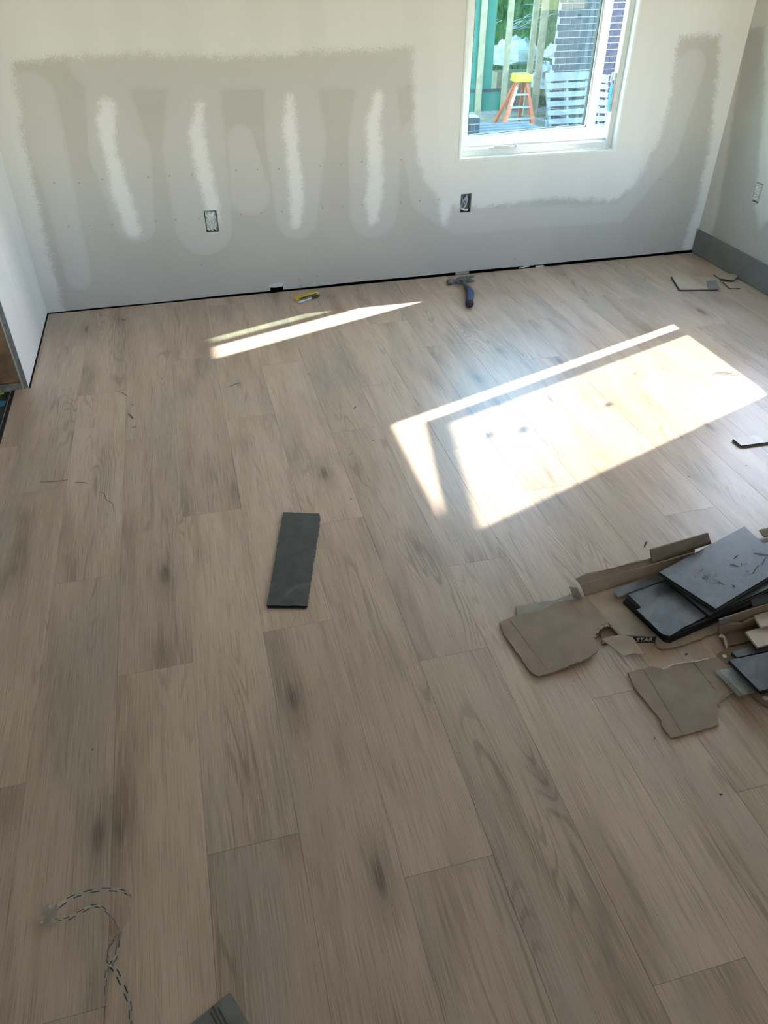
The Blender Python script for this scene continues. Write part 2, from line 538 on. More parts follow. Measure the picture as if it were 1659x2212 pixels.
def wall_sheet(name, to3, u0, u1, z1, zbot, holes, step, mat, fields, th=0.0127, parent=None):
    """drywall sheet with holes, a real thickness and the paint fields stored per vertex"""
    us = set(np.round(np.arange(u0, u1, step), 4)) | {round(u1, 4)}
    zs = set(np.round(np.arange(0.0, z1, step), 4)) | {round(z1, 4)}
    for a, b, c, d in holes:
        us |= {round(a, 4), round(b, 4)}; zs |= {round(c, 4), round(d, 4)}
    us = sorted(us); zs = sorted(zs)
    nu, nz = len(us), len(zs)
    keep = lambda i, j: not any(a-1e-6 <= us[i] and us[i+1] <= b+1e-6 and c-1e-6 <= zs[j] and zs[j+1] <= d+1e-6 for a, b, c, d in holes)
    UU, ZZ = np.meshgrid(np.array(us), np.array(zs), indexing='ij')
    ZB = ZZ.copy()
    for i in range(nu):
        ZB[i, 0] = zbot(us[i])
    vs = [to3(UU[i, j], 0.0, ZB[i, j]) for i in range(nu) for j in range(nz)]
    vs += [to3(UU[i, j], th, ZB[i, j]) for i in range(nu) for j in range(nz)]
    N = nu*nz; fs = []; mi = []
    K = [[keep(i, j) for j in range(nz-1)] for i in range(nu-1)]
    for i in range(nu-1):
        for j in range(nz-1):
            if not K[i][j]:
                continue
            a, b, c, d = i*nz+j, (i+1)*nz+j, (i+1)*nz+j+1, i*nz+j+1
            fs.append((a, b, c, d)); mi.append(0)
            for (di, dj, p, q) in ((0, -1, a, b), (1, 0, b, c), (0, 1, c, d), (-1, 0, d, a)):
                ii, jj = i+di, j+dj
                if not (0 <= ii < nu-1 and 0 <= jj < nz-1) or not K[ii][jj]:
                    fs.append((p, q, q+N, p+N)); mi.append(1)
    m = MB(); m.v = vs; m.f = fs; m.mi = mi
    o = link(name, m, [mat, M['gypsum']], parent, None, fix=True)
    for k, fn in fields.items():
        at = o.data.attributes.new(k, 'FLOAT', 'POINT')
        arr = fn(UU, ZZ).astype(np.float32).ravel()
        at.data.foreach_set('value', np.concatenate([arr, arr]))
    return o

# ------------------------------------------------------------------ room dimensions (metres)
YB, XR, XL = 4.02, 3.03, -0.776      # inner faces: far wall, right wall, left wall stub
YREAR, ZC = -6.5, 2.5
YPL = -1.5       # planks are laid one by one as far back as this; further back the floor is one slab
PW, PL, PX0 = 0.1976, 1.2096, 0.0318
XEDGE, YSTUB = -0.8315, 3.185

# ------------------------------------------------------------------ floor: subfloor and every plank
m = MB()
m.box((XEDGE, YREAR, -0.06), (XR + 0.1, YSTUB, -0.0065))
m.box((XL - 0.1, YSTUB, -0.06), (XR + 0.1, YB + 0.1, -0.0065))
floor = struct('floor', m, M['subfloor'])
m = MB(); m.box((XEDGE, YREAR, -0.006), (XR, YPL, 0.0)); struct('floor_behind', m, M['plank'])
joints = {-5: 2.70, -4: 2.3641, -3: 1.8421, -2: 2.6358, -1: 2.0836, 0: 2.6968, 1: 1.9308, 2: 2.4858, 3: 1.6201, 4: 2.2516, 5: 1.9285,
          6: 2.56, 7: 1.6792, 8: 2.10, 9: 2.647, 10: 3.52, 11: 2.23, 12: 3.02, 13: 2.42, 14: 3.38, 15: 2.78}
def plank_mesh(w, l, ch=0.0004, th=0.006):
    hw, hl = w/2, l/2
    m = MB()
    vs = []
    for z, c in ((-th, 0.0), (-ch*1.6, 0.0), (0.0, ch)):
        vs += [(-hw+c, -hl+c, z), (hw-c, -hl+c, z), (hw-c, hl-c, z), (-hw+c, hl-c, z)]
    fs = [(3, 2, 1, 0), (8, 9, 10, 11)]
    mi = [1, 0]
    for lv in (0, 4):
        for k in range(4):
            fs.append((lv+k, lv+(k+1) % 4, lv+4+(k+1) % 4, lv+4+k)); mi.append(1 if lv == 0 else 0)
    m.v, m.f, m.mi = vs, fs, mi
    return m
mesh_cache = {}
def place_plank(x0, x1, y0, y1):
    g = 0.00012
    w, l = round(x1-x0-2*g, 4), round(y1-y0-2*g, 4)
    if w < 0.01 or l < 0.01:
        return
    if (w, l) in mesh_cache:
        o = bpy.data.objects.new('plank', mesh_cache[(w, l)]); COL.objects.link(o); o.parent = floor
    else:
        o = link('plank', plank_mesh(w, l), [M['plank'], M['core']], floor, (0, 0, 0), fix=False)
        mesh_cache[(w, l)] = o.data
    o.location = ((x0+x1)/2, (y0+y1)/2, 0)
for k, j0 in joints.items():
    xa, xb = PX0 + k*PW, PX0 + (k+1)*PW
    xa, xb = max(xa, XEDGE), min(xb, XR - 0.003)
    n0 = math.floor((YPL - j0)/PL)
    ys = [j0 + i*PL for i in range(n0, n0 + 9)]
    for ya, yb in zip(ys[:-1], ys[1:]):
        ya, yb = max(ya, YPL + 0.001), min(yb, YB - 0.007)
        if yb - ya < 0.01:
            continue
        if xa < XL + 0.004 and yb > YSTUB:
            if ya < YSTUB:
                place_plank(xa, xb, ya, YSTUB - 0.002)
                place_plank(max(xa, XL + 0.006), xb, YSTUB - 0.002, yb)
            else:
                place_plank(max(xa, XL + 0.006), xb, ya, yb)
        else:
            place_plank(xa, xb, ya, yb)

# ------------------------------------------------------------------ windows
def window(name, to3, u0, u1, z0, z1, hinge, angle, glassmat, k=1.0, over=0.0):
    """casement: liner, fixed frame, open sash with pane; u runs right seen from the room, v outwards"""
    root = bpy.data.objects.new(name, None); COL.objects.link(root); root['kind'] = 'structure'
    root.location = to3((u0+u1)/2, 0.1, z0)
    def bx(m, ua, ub, va, vb, za, zb, mi=0):
        return m.box(to3(ua, va, za), to3(ub, vb, zb), mi)
    lt = 0.012
    m = MB()
    bx(m, u0, u1, -0.003, 0.09*k, z0, z0+lt); bx(m, u0, u1, -0.003, 0.09*k, z1-lt, z1)
    bx(m, u0, u0+lt, -0.003, 0.09*k, z0+lt, z1-lt); bx(m, u1-lt, u1, -0.003, 0.09*k, z0+lt, z1-lt)
    part('jamb_liner', m, M['trim'], root, bevel=0.0015)
    m = MB()
    fw = 0.030
    for ua, ub in ((u0+lt, u0+lt+fw), (u1-lt-fw, u1-lt)):
        bx(m, ua, ub, 0.085*k, 0.175*k, z0+lt, z1-lt)
    bx(m, u0+lt, u1-lt, 0.085*k, 0.175*k, z1-lt-fw, z1-lt)
    a, b = u0+lt+fw, u1-lt-fw
    vs = [to3(u, v, z) for u in (a, b) for v, z in ((0.085*k, z0+lt), (0.175*k, z0+lt), (0.175*k, z0+0.060), (0.128*k, z0+0.060), (0.118*k, z0+0.050), (0.085*k, z0+0.044))]
    m.add(vs, [tuple(range(6)), tuple(range(11, 5, -1))] + [(i, 6+i, 6+(i+1) % 6, (i+1) % 6) for i in range(6)])
    part('frame', m, M['vinyl'], root, bevel=0.002)
    # sash
    L = (b - a) - 0.006 + over*1.4; zb_, zt_ = z0+(0.038 if over else 0.062), z1-lt-fw-0.004
    ph = (a + 0.003 - over, 0.150*k if not over else 0.175*k + 0.022) if hinge == 'left' else (b - 0.003 + over, 0.150*k)
    sg = 1.0 if hinge == 'left' else -1.0
    ca, sa = math.cos(angle), math.sin(angle)
    def sp(s_, t_, z):
        return to3(ph[0] + sg*(s_*ca - t_*sa*1.0), ph[1] + s_*sa + t_*ca, z)
    def sbx(m, sa_, sb_, ta, tb, za, zb, mi=0):
        vs = [sp(s_, t_, z) for z in (za, zb) for s_, t_ in ((sa_, ta), (sb_, ta), (sb_, tb), (sa_, tb))]
        return m.add(vs, [(0,3,2,1),(4,5,6,7),(0,1,5,4),(1,2,6,5),(2,3,7,6),(3,0,4,7)], mi)
    sw = 0.052
    m = MB()
    for sa_, sb_ in ((0.0, sw), (L-sw, L)):
        sbx(m, sa_, sb_, -0.020, 0.025, zb_, zt_)
    sbx(m, sw, L-sw, -0.020, 0.025, zb_, zb_+sw); sbx(m, sw, L-sw, -0.020, 0.025, zt_-sw, zt_)
    # glazing stop step
    for sa_, sb_, za, zb in ((sw, sw+0.010, zb_+sw, zt_-sw), (L-sw-0.010, L-sw, zb_+sw, zt_-sw), (sw, L-sw, zb_+sw, zb_+sw+0.010), (sw, L-sw, zt_-sw-0.010, zt_-sw)):
        sbx(m, sa_, sb_, -0.010, 0.015, za, zb)
    sash = part('sash', m, M['vinyl'], root, bevel=0.0015)
    m = MB()
    for sa_, sb_, za, zb in ((sw+0.010, sw+0.014, zb_+sw+0.01, zt_-sw-0.01), (L-sw-0.014, L-sw-0.010, zb_+sw+0.01, zt_-sw-0.01), (sw+0.01, L-sw-0.01, zb_+sw+0.010, zb_+sw+0.013)):
        sbx(m, sa_, sb_, -0.006, 0.011, za, zb)
    part('gasket', m, M['gasket'], sash)
    m = MB(); sbx(m, sw+0.002, L-sw-0.002, 0.0, 0.004, zb_+sw+0.002, zt_-sw-0.002)
    pane = part('pane', m, glassmat, sash)
    return root, sash, sp, L

B3 = lambda u, v, z: (u, YB + v, z)                  # far wall: u = x
R3 = lambda u, v, z: (XR + v, -u, z)                 # right wall: u = -y
L3 = lambda u, v, z: (XL - v, u, z)                  # left wall stub: u = y

BW = (1.446, 2.368, 0.612, 1.730)
RW = (-3.440, -2.530, 0.470, 1.730)
win1, sash1, sp1, L1 = window('window_1', B3, *BW, 'left', math.radians(8.0), M['glass'], 0.46, 0.026)
win2, sash2, sp2, L2 = window('window_2', R3, *RW, 'right', math.radians(10.5), M['glass2'])
win1['label'] = 'white casement window standing ajar in the far wall'
win2['label'] = 'white casement window standing ajar in the right wall'

# crank handle folded on the sill of the far window
m = MB()
cx, cz = 1.668, BW[2]+0.046
m.box((cx-0.035, YB+0.038, cz-0.016), (cx+0.035, YB+0.056, cz+0.004))
crank = part('crank', m, M['vinyl'], win1, bevel=0.004)
m = MB()
m.tube(bez([(cx-0.004, YB+0.044, cz+0.004), (cx+0.02, YB+0.026, cz+0.008), (cx+0.07, YB+0.024, cz+0.004), (cx+0.115, YB+0.030, cz-0.004)], 5), [0.009]*8+[0.007]*8, 8)
part('crank_arm', m, M['vinyl'], crank, smooth=True)
m = MB(); m.lathe([(0, 0.004), (0.004, 0.009), (0.02, 0.009), (0.025, 0.004)], (cx+0.112, YB+0.030, cz-0.006), (0, -0.5, 1), 10)
part('crank_knob', m, M['vinyl'], crank, smooth=True)
# lock lever with blue tape on the right jamb
lx, ly = BW[1]-0.012-0.030, YB+0.060
m = MB(); m.box((lx-0.010, ly-0.013, 0.800), (lx, ly+0.013, 0.985))
lock = part('lock', m, M['vinyl'], win1, bevel=0.003)
m = MB(); m.tube(bez([(lx-0.010, ly, 0.93), (lx-0.022, ly-0.004, 0.95), (lx-0.020, ly-0.006, 0.985)], 4), 0.006, 8)
part('lock_lever', m, M['vinyl'], lock, smooth=True)
m = MB(); m.quadsheet([(lx-0.0125, ly-0.014, 0.803), (lx-0.0125, ly+0.012, 0.806), (lx-0.0125, ly+0.015, 0.905), (lx-0.0125, ly+0.013, 0.952), (lx-0.0125, ly-0.012, 0.948), (lx-0.0125, ly-0.015, 0.85)], 0.0012)
part('tape', m, M['tape'], lock)
# plaster splats on the side window's pane; the sun throws their spots on the floor
for sy, sz, r in ((3.129, 1.512, 0.017), (3.080, 1.409, 0.019), (3.016, 1.114, 0.015)):
    s_ = abs(-sy - (RW[1]-0.045)) / math.cos(math.radians(10.5))
    m = MB(); n = 14; rd = random.Random(int(sz*100))
    ang = [2*math.pi*k/n for k in range(n)]
    rr = [r*rd.uniform(0.75, 1.2) for _ in ang]
    f = [sp2(s_ + q*math.cos(a)*1.4, -0.0015, sz + q*math.sin(a)) for a, q in zip(ang, rr)]
    b = [sp2(s_ + q*math.cos(a)*1.4, 0.0005, sz + q*math.sin(a)) for a, q in zip(ang, rr)]
    m.add(f + b, [tuple(range(n)), tuple(reversed(range(n, 2*n)))] + [(i, n+i, n+(i+1) % n, (i+1) % n) for i in range(n)])
    part('plaster_splat', m, M['dirt'], sash2)

# ------------------------------------------------------------------ walls
GREY_B = [(-0.6227, 1.1195), (-0.4427, 1.1385), (-0.0901, 1.1392), (0.317, 1.117), (0.7495, 1.1272), (1.1797, 1.1309), (1.1879, 0.9827), (1.1967, 0.8183), (1.2237, 0.6434), (1.2712, 0.5152), (1.3537, 0.4151),
          (1.4488, 0.3819), (1.5988, 0.3665), (1.7629, 0.3749), (2.0417, 0.3858), (2.4259, 0.3447), (2.5315, 0.429), (2.5867, 0.5442), (2.6331, 0.6848), (2.6427, 0.8884), (2.6244, 1.081), (2.6239, 1.1425),
          (2.8636, 1.1452), (2.9158, 0.8783), (2.9653, 0.5722), (2.9748, 0.2915), (2.9475, 0.0754), (2.9533, -0.0391), (2.1304, -0.1959), (0.6807, -0.2174), (-0.7635, -0.2173), (-0.6932, 0.0055), (-0.6873, 0.2063), (-0.6877, 0.323), (-0.6682, 0.626), (-0.6584, 0.8442), (-0.6387, 0.9833)]
MUD_B = [([(-0.2678, 0.9445), (-0.2901, 0.8808), (-0.2986, 0.7473), (-0.2874, 0.5593), (-0.2655, 0.385)], [0.030, 0.040, 0.028, 0.042, 0.036]),
         ([(0.1464, 0.9277), (0.113, 0.8069), (0.1213, 0.6408), (0.1401, 0.4866), (0.1361, 0.3912)], [0.014, 0.034, 0.036, 0.036, 0.03]),
         ([(0.5728, 0.942), (0.5636, 0.8262), (0.5705, 0.6143), (0.5732, 0.4568), (0.5562, 0.3597)], [0.018, 0.032, 0.034, 0.038, 0.026]),
         ([(1.0132, 0.939), (0.9837, 0.8069), (0.9964, 0.5891), (0.9852, 0.452), (0.9791, 0.3475)], [0.022, 0.036, 0.036, 0.044, 0.026]),
         ([(1.393, 0.4245), (1.3858, 0.3075)], [0.045, 0.02])]
SKIM_B = [([(-0.2545, 0.9777), (-0.2527, 0.7448), (-0.253, 0.4248)], [0.10, 0.14, 0.10]),
          ([(0.132, 1.0007), (0.0897, 0.7265), (0.0824, 0.3767)], [0.12, 0.15, 0.14]),
          ([(0.3189, 0.7764), (0.3352, 0.5182)], [0.06, 0.10]),
          ([(0.58, 1.061), (0.591, 0.7629), (0.5681, 0.3872)], [0.12, 0.15, 0.11]),
          ([(1, 1.0479), (0.9976, 0.7427), (0.9845, 0.3808)], [0.09, 0.14, 0.13]),
          ([(-0.5787, 0.9901), (-0.5661, 0.5777), (-0.5791, 0.1723)], [0.10, 0.07, 0.06]),
          ([(-0.2913, 1.1237), (1.1109, 1.0831)], [0.11, 0.12]),
          ([(1.2137, 0.7319), (1.2994, 0.4546), (1.4677, 0.2964), (1.8563, 0.293), (2.4706, 0.2743), (2.6932, 0.5868), (2.7256, 0.994)], [0.09, 0.11, 0.07, 0.06, 0.05, 0.07, 0.09])]
def f_union(items):
    def fn(u, z):
        d = np.full(u.shape, -1e3)
        for pts, rads in items:
            d = np.maximum(d, line_sd(u, z, pts, rads))
        return d
    return fn
OUT_B = [(0.125, 0.4005, 0.064, 0.108), (1.505, 0.3950, 0.062, 0.098)]       # electrical boxes: centre x, centre z, width, height
def hole(o):
    return (o[0]-o[2]/2, o[0]+o[2]/2, o[1]-o[3]/2, o[1]+o[3]/2)
NOTCH = (0.392, 0.462)
def gap_b(u):
    if NOTCH[0] <= u <= NOTCH[1]:
        return 0.030
    return 0.004 + 0.009*min(1, max(0, (u+0.5)/1.6)) + 0.0015*math.sin(u*9)
wall_back = wall_sheet('wall_back', B3, XL, XR, ZC, gap_b,
                       [BW] + [hole(o) for o in OUT_B] + [(NOTCH[0]-0.0005, NOTCH[0], -1, -0.9), (NOTCH[1], NOTCH[1]+0.0005, -1, -0.9)],
                       0.02, M['wall'], {'paint': lambda u, z: -poly_sd(u, z, GREY_B), 'mud': f_union(MUD_B), 'skim': f_union(SKIM_B)})
wall_back['kind'] = 'structure'
# the studs' side of the far wall: sheathing, plate, around the window
m = MB()
m.box((XL-0.2, YB+0.070, -0.3), (BW[0], YB+0.096, ZC)); m.box((BW[1], YB+0.070, -0.3), (XR+0.2, YB+0.096, ZC))
m.box((BW[0], YB+0.070, -0.3), (BW[1], YB+0.096, BW[2])); m.box((BW[0], YB+0.070, BW[3]), (BW[1], YB+0.096, ZC))
part('sheathing', m, M['shell'], wall_back)
m = MB(); m.box((XL-0.1, YB+0.0128, -0.02), (XR, YB+0.0595, 0.036))
part('sill_plate', m, M['plate'], wall_back)
m = MB(); m.box((XL, YB-0.0065, -0.0064), (XR, YB+0.0125, -0.0035))
part('expansion_gap', m, M['black'], wall_back)
# torn drywall paper over the notch, tucked scrap under the sheet
m = MB(); m.quadsheet([(NOTCH[0]-0.012, YB-0.004, 0.031), (NOTCH[0]-0.004, YB-0.002, 0.045), (0.44, YB-0.001, 0.053), (NOTCH[1]+0.006, YB-0.002, 0.050), (NOTCH[1]-0.002, YB-0.006, 0.030), (0.425, YB-0.008, 0.027)], 0.002)
part('torn_paper', m, M['wall_r'], wall_back)
m = MB(); m.box((1.466, YB-0.012, 0.0005), (1.548, YB+0.012, 0.013))
part('shim', m, M['bare'], wall_back, bevel=0.002)
m = MB(); m.box((1.97, YB-0.012, 0.0005), (2.02, YB+0.004, 0.008)); m.bar((1.86, YB-0.010, 0.006), (1.93, YB-0.004, 0.010), 0.006, 0.004)
part('plaster_scrap', m, M['flute'], wall_back)
# screw heads and dimples
screws = [(-0.5798, 0.6308), (-0.5658, 0.426), (-0.4682, 0.6239), (-0.3601, 0.6318), (-0.4657, 0.4251), (-0.3585, 0.4215), (-0.1467, 0.6292), (-0.1476, 0.4215), (-0.0433, 0.6293), (-0.0496, 0.421), (0.0635, 0.6293), (0.0651, 0.4171),
          (0.2793, 0.6357), (0.2796, 0.4245), (0.3847, 0.6317), (0.3844, 0.4238), (0.4917, 0.6298), (0.4904, 0.4232), (0.7049, 0.6305), (0.7062, 0.4266), (0.8133, 0.6309), (0.8133, 0.4262), (0.9215, 0.4257), (0.9231, 0.6379),
          (1.1334, 0.6372), (1.1338, 0.423), (1.2403, 0.4252), (1.3479, 0.4275), (1.3646, 0.0076), (0.5557, 0.0037), (0.5666, 0.0106), (-0.3033, 0.0059), (1.7159, 0.0056), (2.2412, 0.0088), (2.4705, 0.0141), (2.8901, 0.0151), (2.6853, 0.4445), (2.7748, 0.4466),
          (0.044, 0.1815), (0.5566, 0.0535), (0.656, 0.0651), (1.8351, 0.0607)]
sm = None
for i, (sx, sz) in enumerate(screws):
    if sz < 0.012:
        sz = 0.018
    if sm is None:
        m = MB(); m.lathe([(0, 0.0045), (0.0008, 0.0042), (0.0012, 0.002)], (0, 0, 0), (0, -1, 0), 8)
        o = link('screw_head', m, M['dimple'], wall_back, (0, 0, 0)); sm = o.data
    else:
        o = bpy.data.objects.new('screw_head', sm); COL.objects.link(o); o.parent = wall_back
    o.location = (sx, YB, sz)

GREY_R = [(3.9761, 0.7899), (3.9207, 0.516), (3.8848, 0.2448), (3.8937, 0.0801), (3.6722, -0.096), (3.1616, 0.0418), (3.2975, 0.3149), (3.4728, 0.3597), (3.5067, 0.2767), (3.5974, 0.3985), (3.6814, 0.6377), (3.7674, 0.9094), (3.9079, 1.183), (4.0401, 1.1728)]
OUT_R = (-3.612, 0.452, 0.062, 0.100)
wall_right = wall_sheet('wall_right', R3, -YB, -YREAR, ZC, lambda u: 0.005,
                        [RW, hole(OUT_R)], 0.04, M['wall_r'],
                        {'paint': lambda u, z: -poly_sd(-u, z, GREY_R), 'mud': lambda u, z: np.full(u.shape, -1.0), 'skim': lambda u, z: np.full(u.shape, -1.0)})
wall_right['kind'] = 'structure'
m = MB()
m.box((XR+0.10, YREAR, -0.3), (XR+0.175, -RW[1], ZC)); m.box((XR+0.10, -RW[0], -0.3), (XR+0.175, YB+0.2, ZC))
m.box((XR+0.10, -RW[1], -0.3), (XR+0.175, -RW[0], RW[2])); m.box((XR+0.10, -RW[1], RW[3]), (XR+0.175, -RW[0], ZC))
part('sheathing', m, M['shell'], wall_right)
m = MB(); m.box((XR-0.015, 0.0, 0.002), (XR, YB-0.004, 0.140))
struct('baseboard_right', m, M['skirt'], bevel=0.003)['label'] = 'dark grey painted baseboard along the right wall'
m = MB(); m.box((XR-0.018, YB-0.016, 0.128), (XR-0.002, YB-0.002, 0.146))
solo('caulk_lump', m, M['sand'], 'small tan lump on top of the baseboard in the far corner', 'lump', bevel=0.004)

# left wall stub: one drywall sheet on an open stud end
wall_left = wall_sheet('wall_left', L3, YSTUB, YB, ZC, lambda u: 0.004, [], 0.04, M['wall_l'],
                       {'paint': lambda u, z: np.full(u.shape, 1.0)*0.2 - 0.5*np.maximum(0, 0),
                        'mud': lambda u, z: np.full(u.shape, -1.0), 'skim': lambda u, z: np.full(u.shape, -1.0)})
wall_left['kind'] = 'structure'
for yy, w, z0, z1 in ((3.80, 0.045, 0.0, 2.2), (3.52, 0.03, 0.28, 2.2), (3.30, 0.035, 0.6, 2.2)):
    m = MB(); n = 20; rd = random.Random(int(yy*10))
    ring = [(yy + w*math.cos(2*math.pi*k/n)*rd.uniform(.8, 1.15), max(0.006, (z0+z1)/2 + (z1-z0)/2*math.sin(2*math.pi*k/n))) for k in range(n)]
    m.add([(XL+0.0004, a, b) for a, b in ring] + [(XL-0.001, a, b) for a, b in ring], [tuple(range(n)), tuple(reversed(range(n, 2*n)))] + [(i, n+i, n+(i+1) % n, (i+1) % n) for i in range(n)])
    part('joint_compound', m, M['gypsum'] if False else M['wall_l'], wall_left)
m = MB(); m.box((XL-0.016, YSTUB-0.003, 0.004), (XL-0.0005, YSTUB+0.004, ZC))
part('drywall_edge', m, M['paper_edge'], wall_left)
m = MB(); m.box((XL-0.024, YSTUB-0.006, 0.0), (XL-0.0175, YSTUB+0.01, ZC))
part('corner_bead', m, M['sand'], wall_left)
m = MB(); m.box((XL-0.115, YSTUB+0.002, 0.030), (XL-0.025, YSTUB+0.04, ZC))
part('stud', m, M['stud'], wall_left, bevel=0.003)
m = MB(); m.box((XL-0.115, YSTUB-0.004, -0.006), (XL-0.022, YB+0.05, 0.029))
part('bottom_plate', m, M['plate'], wall_left, bevel=0.003)
m = MB(); m.box((XL-0.013, YSTUB-0.004, 0.0), (XL-0.001, YSTUB+0.02, 0.003))
part('nail_plate', m, M['silver'], wall_left)

# parts of the shell behind and above the camera; some added for the light
m = MB(); m.box((-3.6, YREAR-0.2, ZC), (XR+0.2, YB+0.2, ZC+0.1))
struct('ceiling', m, M['ceil'])
m = MB(); m.box((-4.2, YB+0.176, 2.50), (XR+0.75, YB+0.085+0.74, 2.60)); m.box((XR+0.176, YREAR-0.5, 2.50), (XR+0.75, YB+0.085+0.74, 2.60))
struct('eave', m, M['shell'])  # unseen eave, added with its overhang set to trim the sun patch
m = MB()
m.box((-3.6, YREAR-0.15, -0.3), (-3.2, YREAR, ZC)); m.box((2.8, YREAR-0.15, -0.3), (XR+0.2, YREAR, ZC))
m.box((-3.2, YREAR-0.15, 2.35), (2.8, YREAR, ZC)); m.box((-3.2, YREAR-0.15, -0.3), (2.8, YREAR, 0.7))
struct('wall_rear', m, M['bare'])  # unseen wall; its wide opening is added to light the far wall
m = MB(); m.box((-2.4, -1.35, -0.03), (XR, -1.20, 0.74))
struct('added_half_wall', m, M['bare'])  # added blocker, keeps light from the rear opening off the near floor
m = MB(); m.box((-3.7, YREAR-0.15, -0.3), (-3.6, YB+0.2, ZC))
struct('wall_far_left', m, M['bare'])
m = MB(); m.box((-3.6, YB, -0.3), (XL-0.115, YB+0.175, ZC))
struct('wall_adjoining', m, M['bare'])
# floor of the adjoining room, a step lower, with the black edge strip between
m = MB(); m.box((-3.6, YREAR, -0.10), (XEDGE-0.020, YB, -0.030))
struct('floor_adjoining', m, M['adj'])
m = MB(); m.box((XEDGE-0.016, YREAR, -0.05), (XEDGE-0.001, YSTUB-0.005, -0.0005))
struct('trim_1', m, M['black'])
m = MB(); m.box((XEDGE-0.0200, YREAR, -0.03), (XEDGE-0.0165, YSTUB-0.005, -0.004))
struct('trim_2', m, M['ink_w'])
m = MB(); m.quadsheet([(-0.9544, 3.1572, -0.0285), (-0.9442, 3.0889, -0.0285), (-0.8721, 3.0986, -0.0285), (-0.8725, 3.1442, -0.0285)], 0.002)
solo('tape_scrap', m, M['tape'], 'scrap of blue tape on the dark floor beyond the black edge strip', 'tape')
m = MB(); m.quadsheet([(-0.9656, 3.266, -0.012), (-0.9582, 3.1919, -0.024), (-0.887, 3.2075, -0.024), (-0.8972, 3.2394, -0.012)], 0.006)
solo('yellow_scrap', m, plain('lime_plastic', (0.50, 0.52, 0.03), 0.5), 'lime yellow plastic scrap behind the open stud end', 'scrap')

# ------------------------------------------------------------------ electrical boxes
def elec(cx, cz, w, h, to3, label, filling, seed):
    d = 0.050
    root = thing('electrical_box', label, 'electrical box', to3(cx, 0.014, cz-h/2), 'open electrical boxes in the drywall')
    a, b, c, e = cx-w/2-0.001, cx+w/2+0.001, cz-h/2-0.001, cz+h/2+0.001
    m = MB(); t = 0.0015
    m.box(to3(a-t, 0.008, c-t), to3(a, d, e+t)); m.box(to3(b, 0.008, c-t), to3(b+t, d, e+t))
    m.box(to3(a, 0.008, c-t), to3(b, d, c)); m.box(to3(a, 0.008, e), to3(b, d, e+t)); m.box(to3(a-t, d, c-t), to3(b+t, d+t, e+t))
    part('box_shell', m, M['box'], root)
    rd = random.Random(seed)
    if filling == 'paper':
        n, k = 15, 25
        vs = []; 
        nx = [[rd.uniform(-1, 1) for _ in range(k)] for _ in range(n)]
        for i in range(n):
            for j in range(k):
                fu, fz = i/(n-1), j/(k-1)
                edge = min(fu, 1-fu, fz, 1-fz)
                dv = 0.012 + 0.010*nx[i][j] + 0.010*math.sin(fu*19 + 3*math.sin(fz*9)) + (0.03 if edge < 0.03 else 0)
                vs.append(to3(a+0.003+(w-0.004)*(fu + 0.02*rd.uniform(-1, 1)), max(-0.004, dv), c+0.004+(h-0.008)*(fz + 0.012*rd.uniform(-1, 1))))
        m = MB(); m.add(vs, [(i*k+j, (i+1)*k+j, (i+1)*k+j+1, i*k+j+1) for i in range(n-1) for j in range(k-1)])
        part('crumpled_paper', m, M['foil'], root)
    else:
        P = lambda u, v, z: to3(cx + u*w, v, cz + z*h)
        for k_, (pts, r, mt) in enumerate((
                ([P(-.30, .05, -.42), P(-.28, .022, -.2), P(-.22, .012, .1), P(.05, .012, .32), P(.22, .03, .42)], 0.0032, 'wire'),
                ([P(.24, .04, .40), P(.22, .02, .1), P(.05, .012, -.15), P(-.12, .02, -.38)], 0.0028, 'wire_w'),
                ([P(-.36, .03, -.30), P(-.2, .012, -.34), P(.05, .006, -.38), P(.26, .008, -.37)], 0.0042, 'wire_w'),
                ([P(-.05, .03, .12), P(-.10, .012, .02), P(-.06, .012, -.06), P(.0, .03, -.08)], 0.0022, 'wire_w'),
                ([P(.16, .03, .45), P(.10, .016, .2), P(-.06, .014, .12), P(-.2, .03, .2)], 0.0028, 'wire'))):
            m = MB(); m.tube(bez(pts, 6), r, 7)
            part('wire', m, M[mt], root, smooth=True)
    # ragged collar of cut drywall paper
    m = MB(); pts = rag([(a-0.002, c-0.002), (b+0.002, c-0.002), (b+0.002, e+0.002), (a-0.002, e+0.002)], 0.008, 0.0016, seed)
    m.tube([to3(p[0], -0.0003, p[1]) for p in pts + pts[:1]], 0.0011, 5)
    part('cut_edge', m, M['flute'], root)
    return root
elec(*OUT_B[0], B3, 'electrical box stuffed with crumpled paper, low in the far wall', 'paper', 3)
elec(*OUT_B[1], B3, 'open electrical box with blue-white wires below the window', 'wires', 4)
elec(*OUT_R, R3, 'paper-stuffed electrical box above the dark baseboard on the right wall', 'paper', 8)

# ------------------------------------------------------------------ hammer by the far wall
hz = 0.0175
hb = Vector((1.455, 3.885, 0.0))
ham = thing('hammer', 'claw hammer with a blue and black grip lying near the far wall', 'hammer', hb)
hx = Vector((0.985, 0.172, 0)).normalized()       # along the head, towards the claws
m = MB()
m.lathe([(-0.087, 0.0140), (-0.084, 0.0165), (-0.062, 0.0165), (-0.058, 0.0130), (-0.050, 0.0110), (-0.030, 0.0120), (-0.022, 0.0145)], hb + Vector((0, 0, hz)), hx, 16)
hy = Vector((hx.y, -hx.x, 0))                     # towards the handle
def hp(a, b, z): return hb + hx*a + hy*b + Vector((0, 0, z))
sec = [(-0.024, .015, .0125), (0.0, .018, .0140), (0.022, .0155, .013)]
vs = []
for a, b, z in sec:
    vs += [hp(a, -b, hz-z), hp(a, b, hz-z), hp(a, b, hz+z), hp(a, -b, hz+z)]
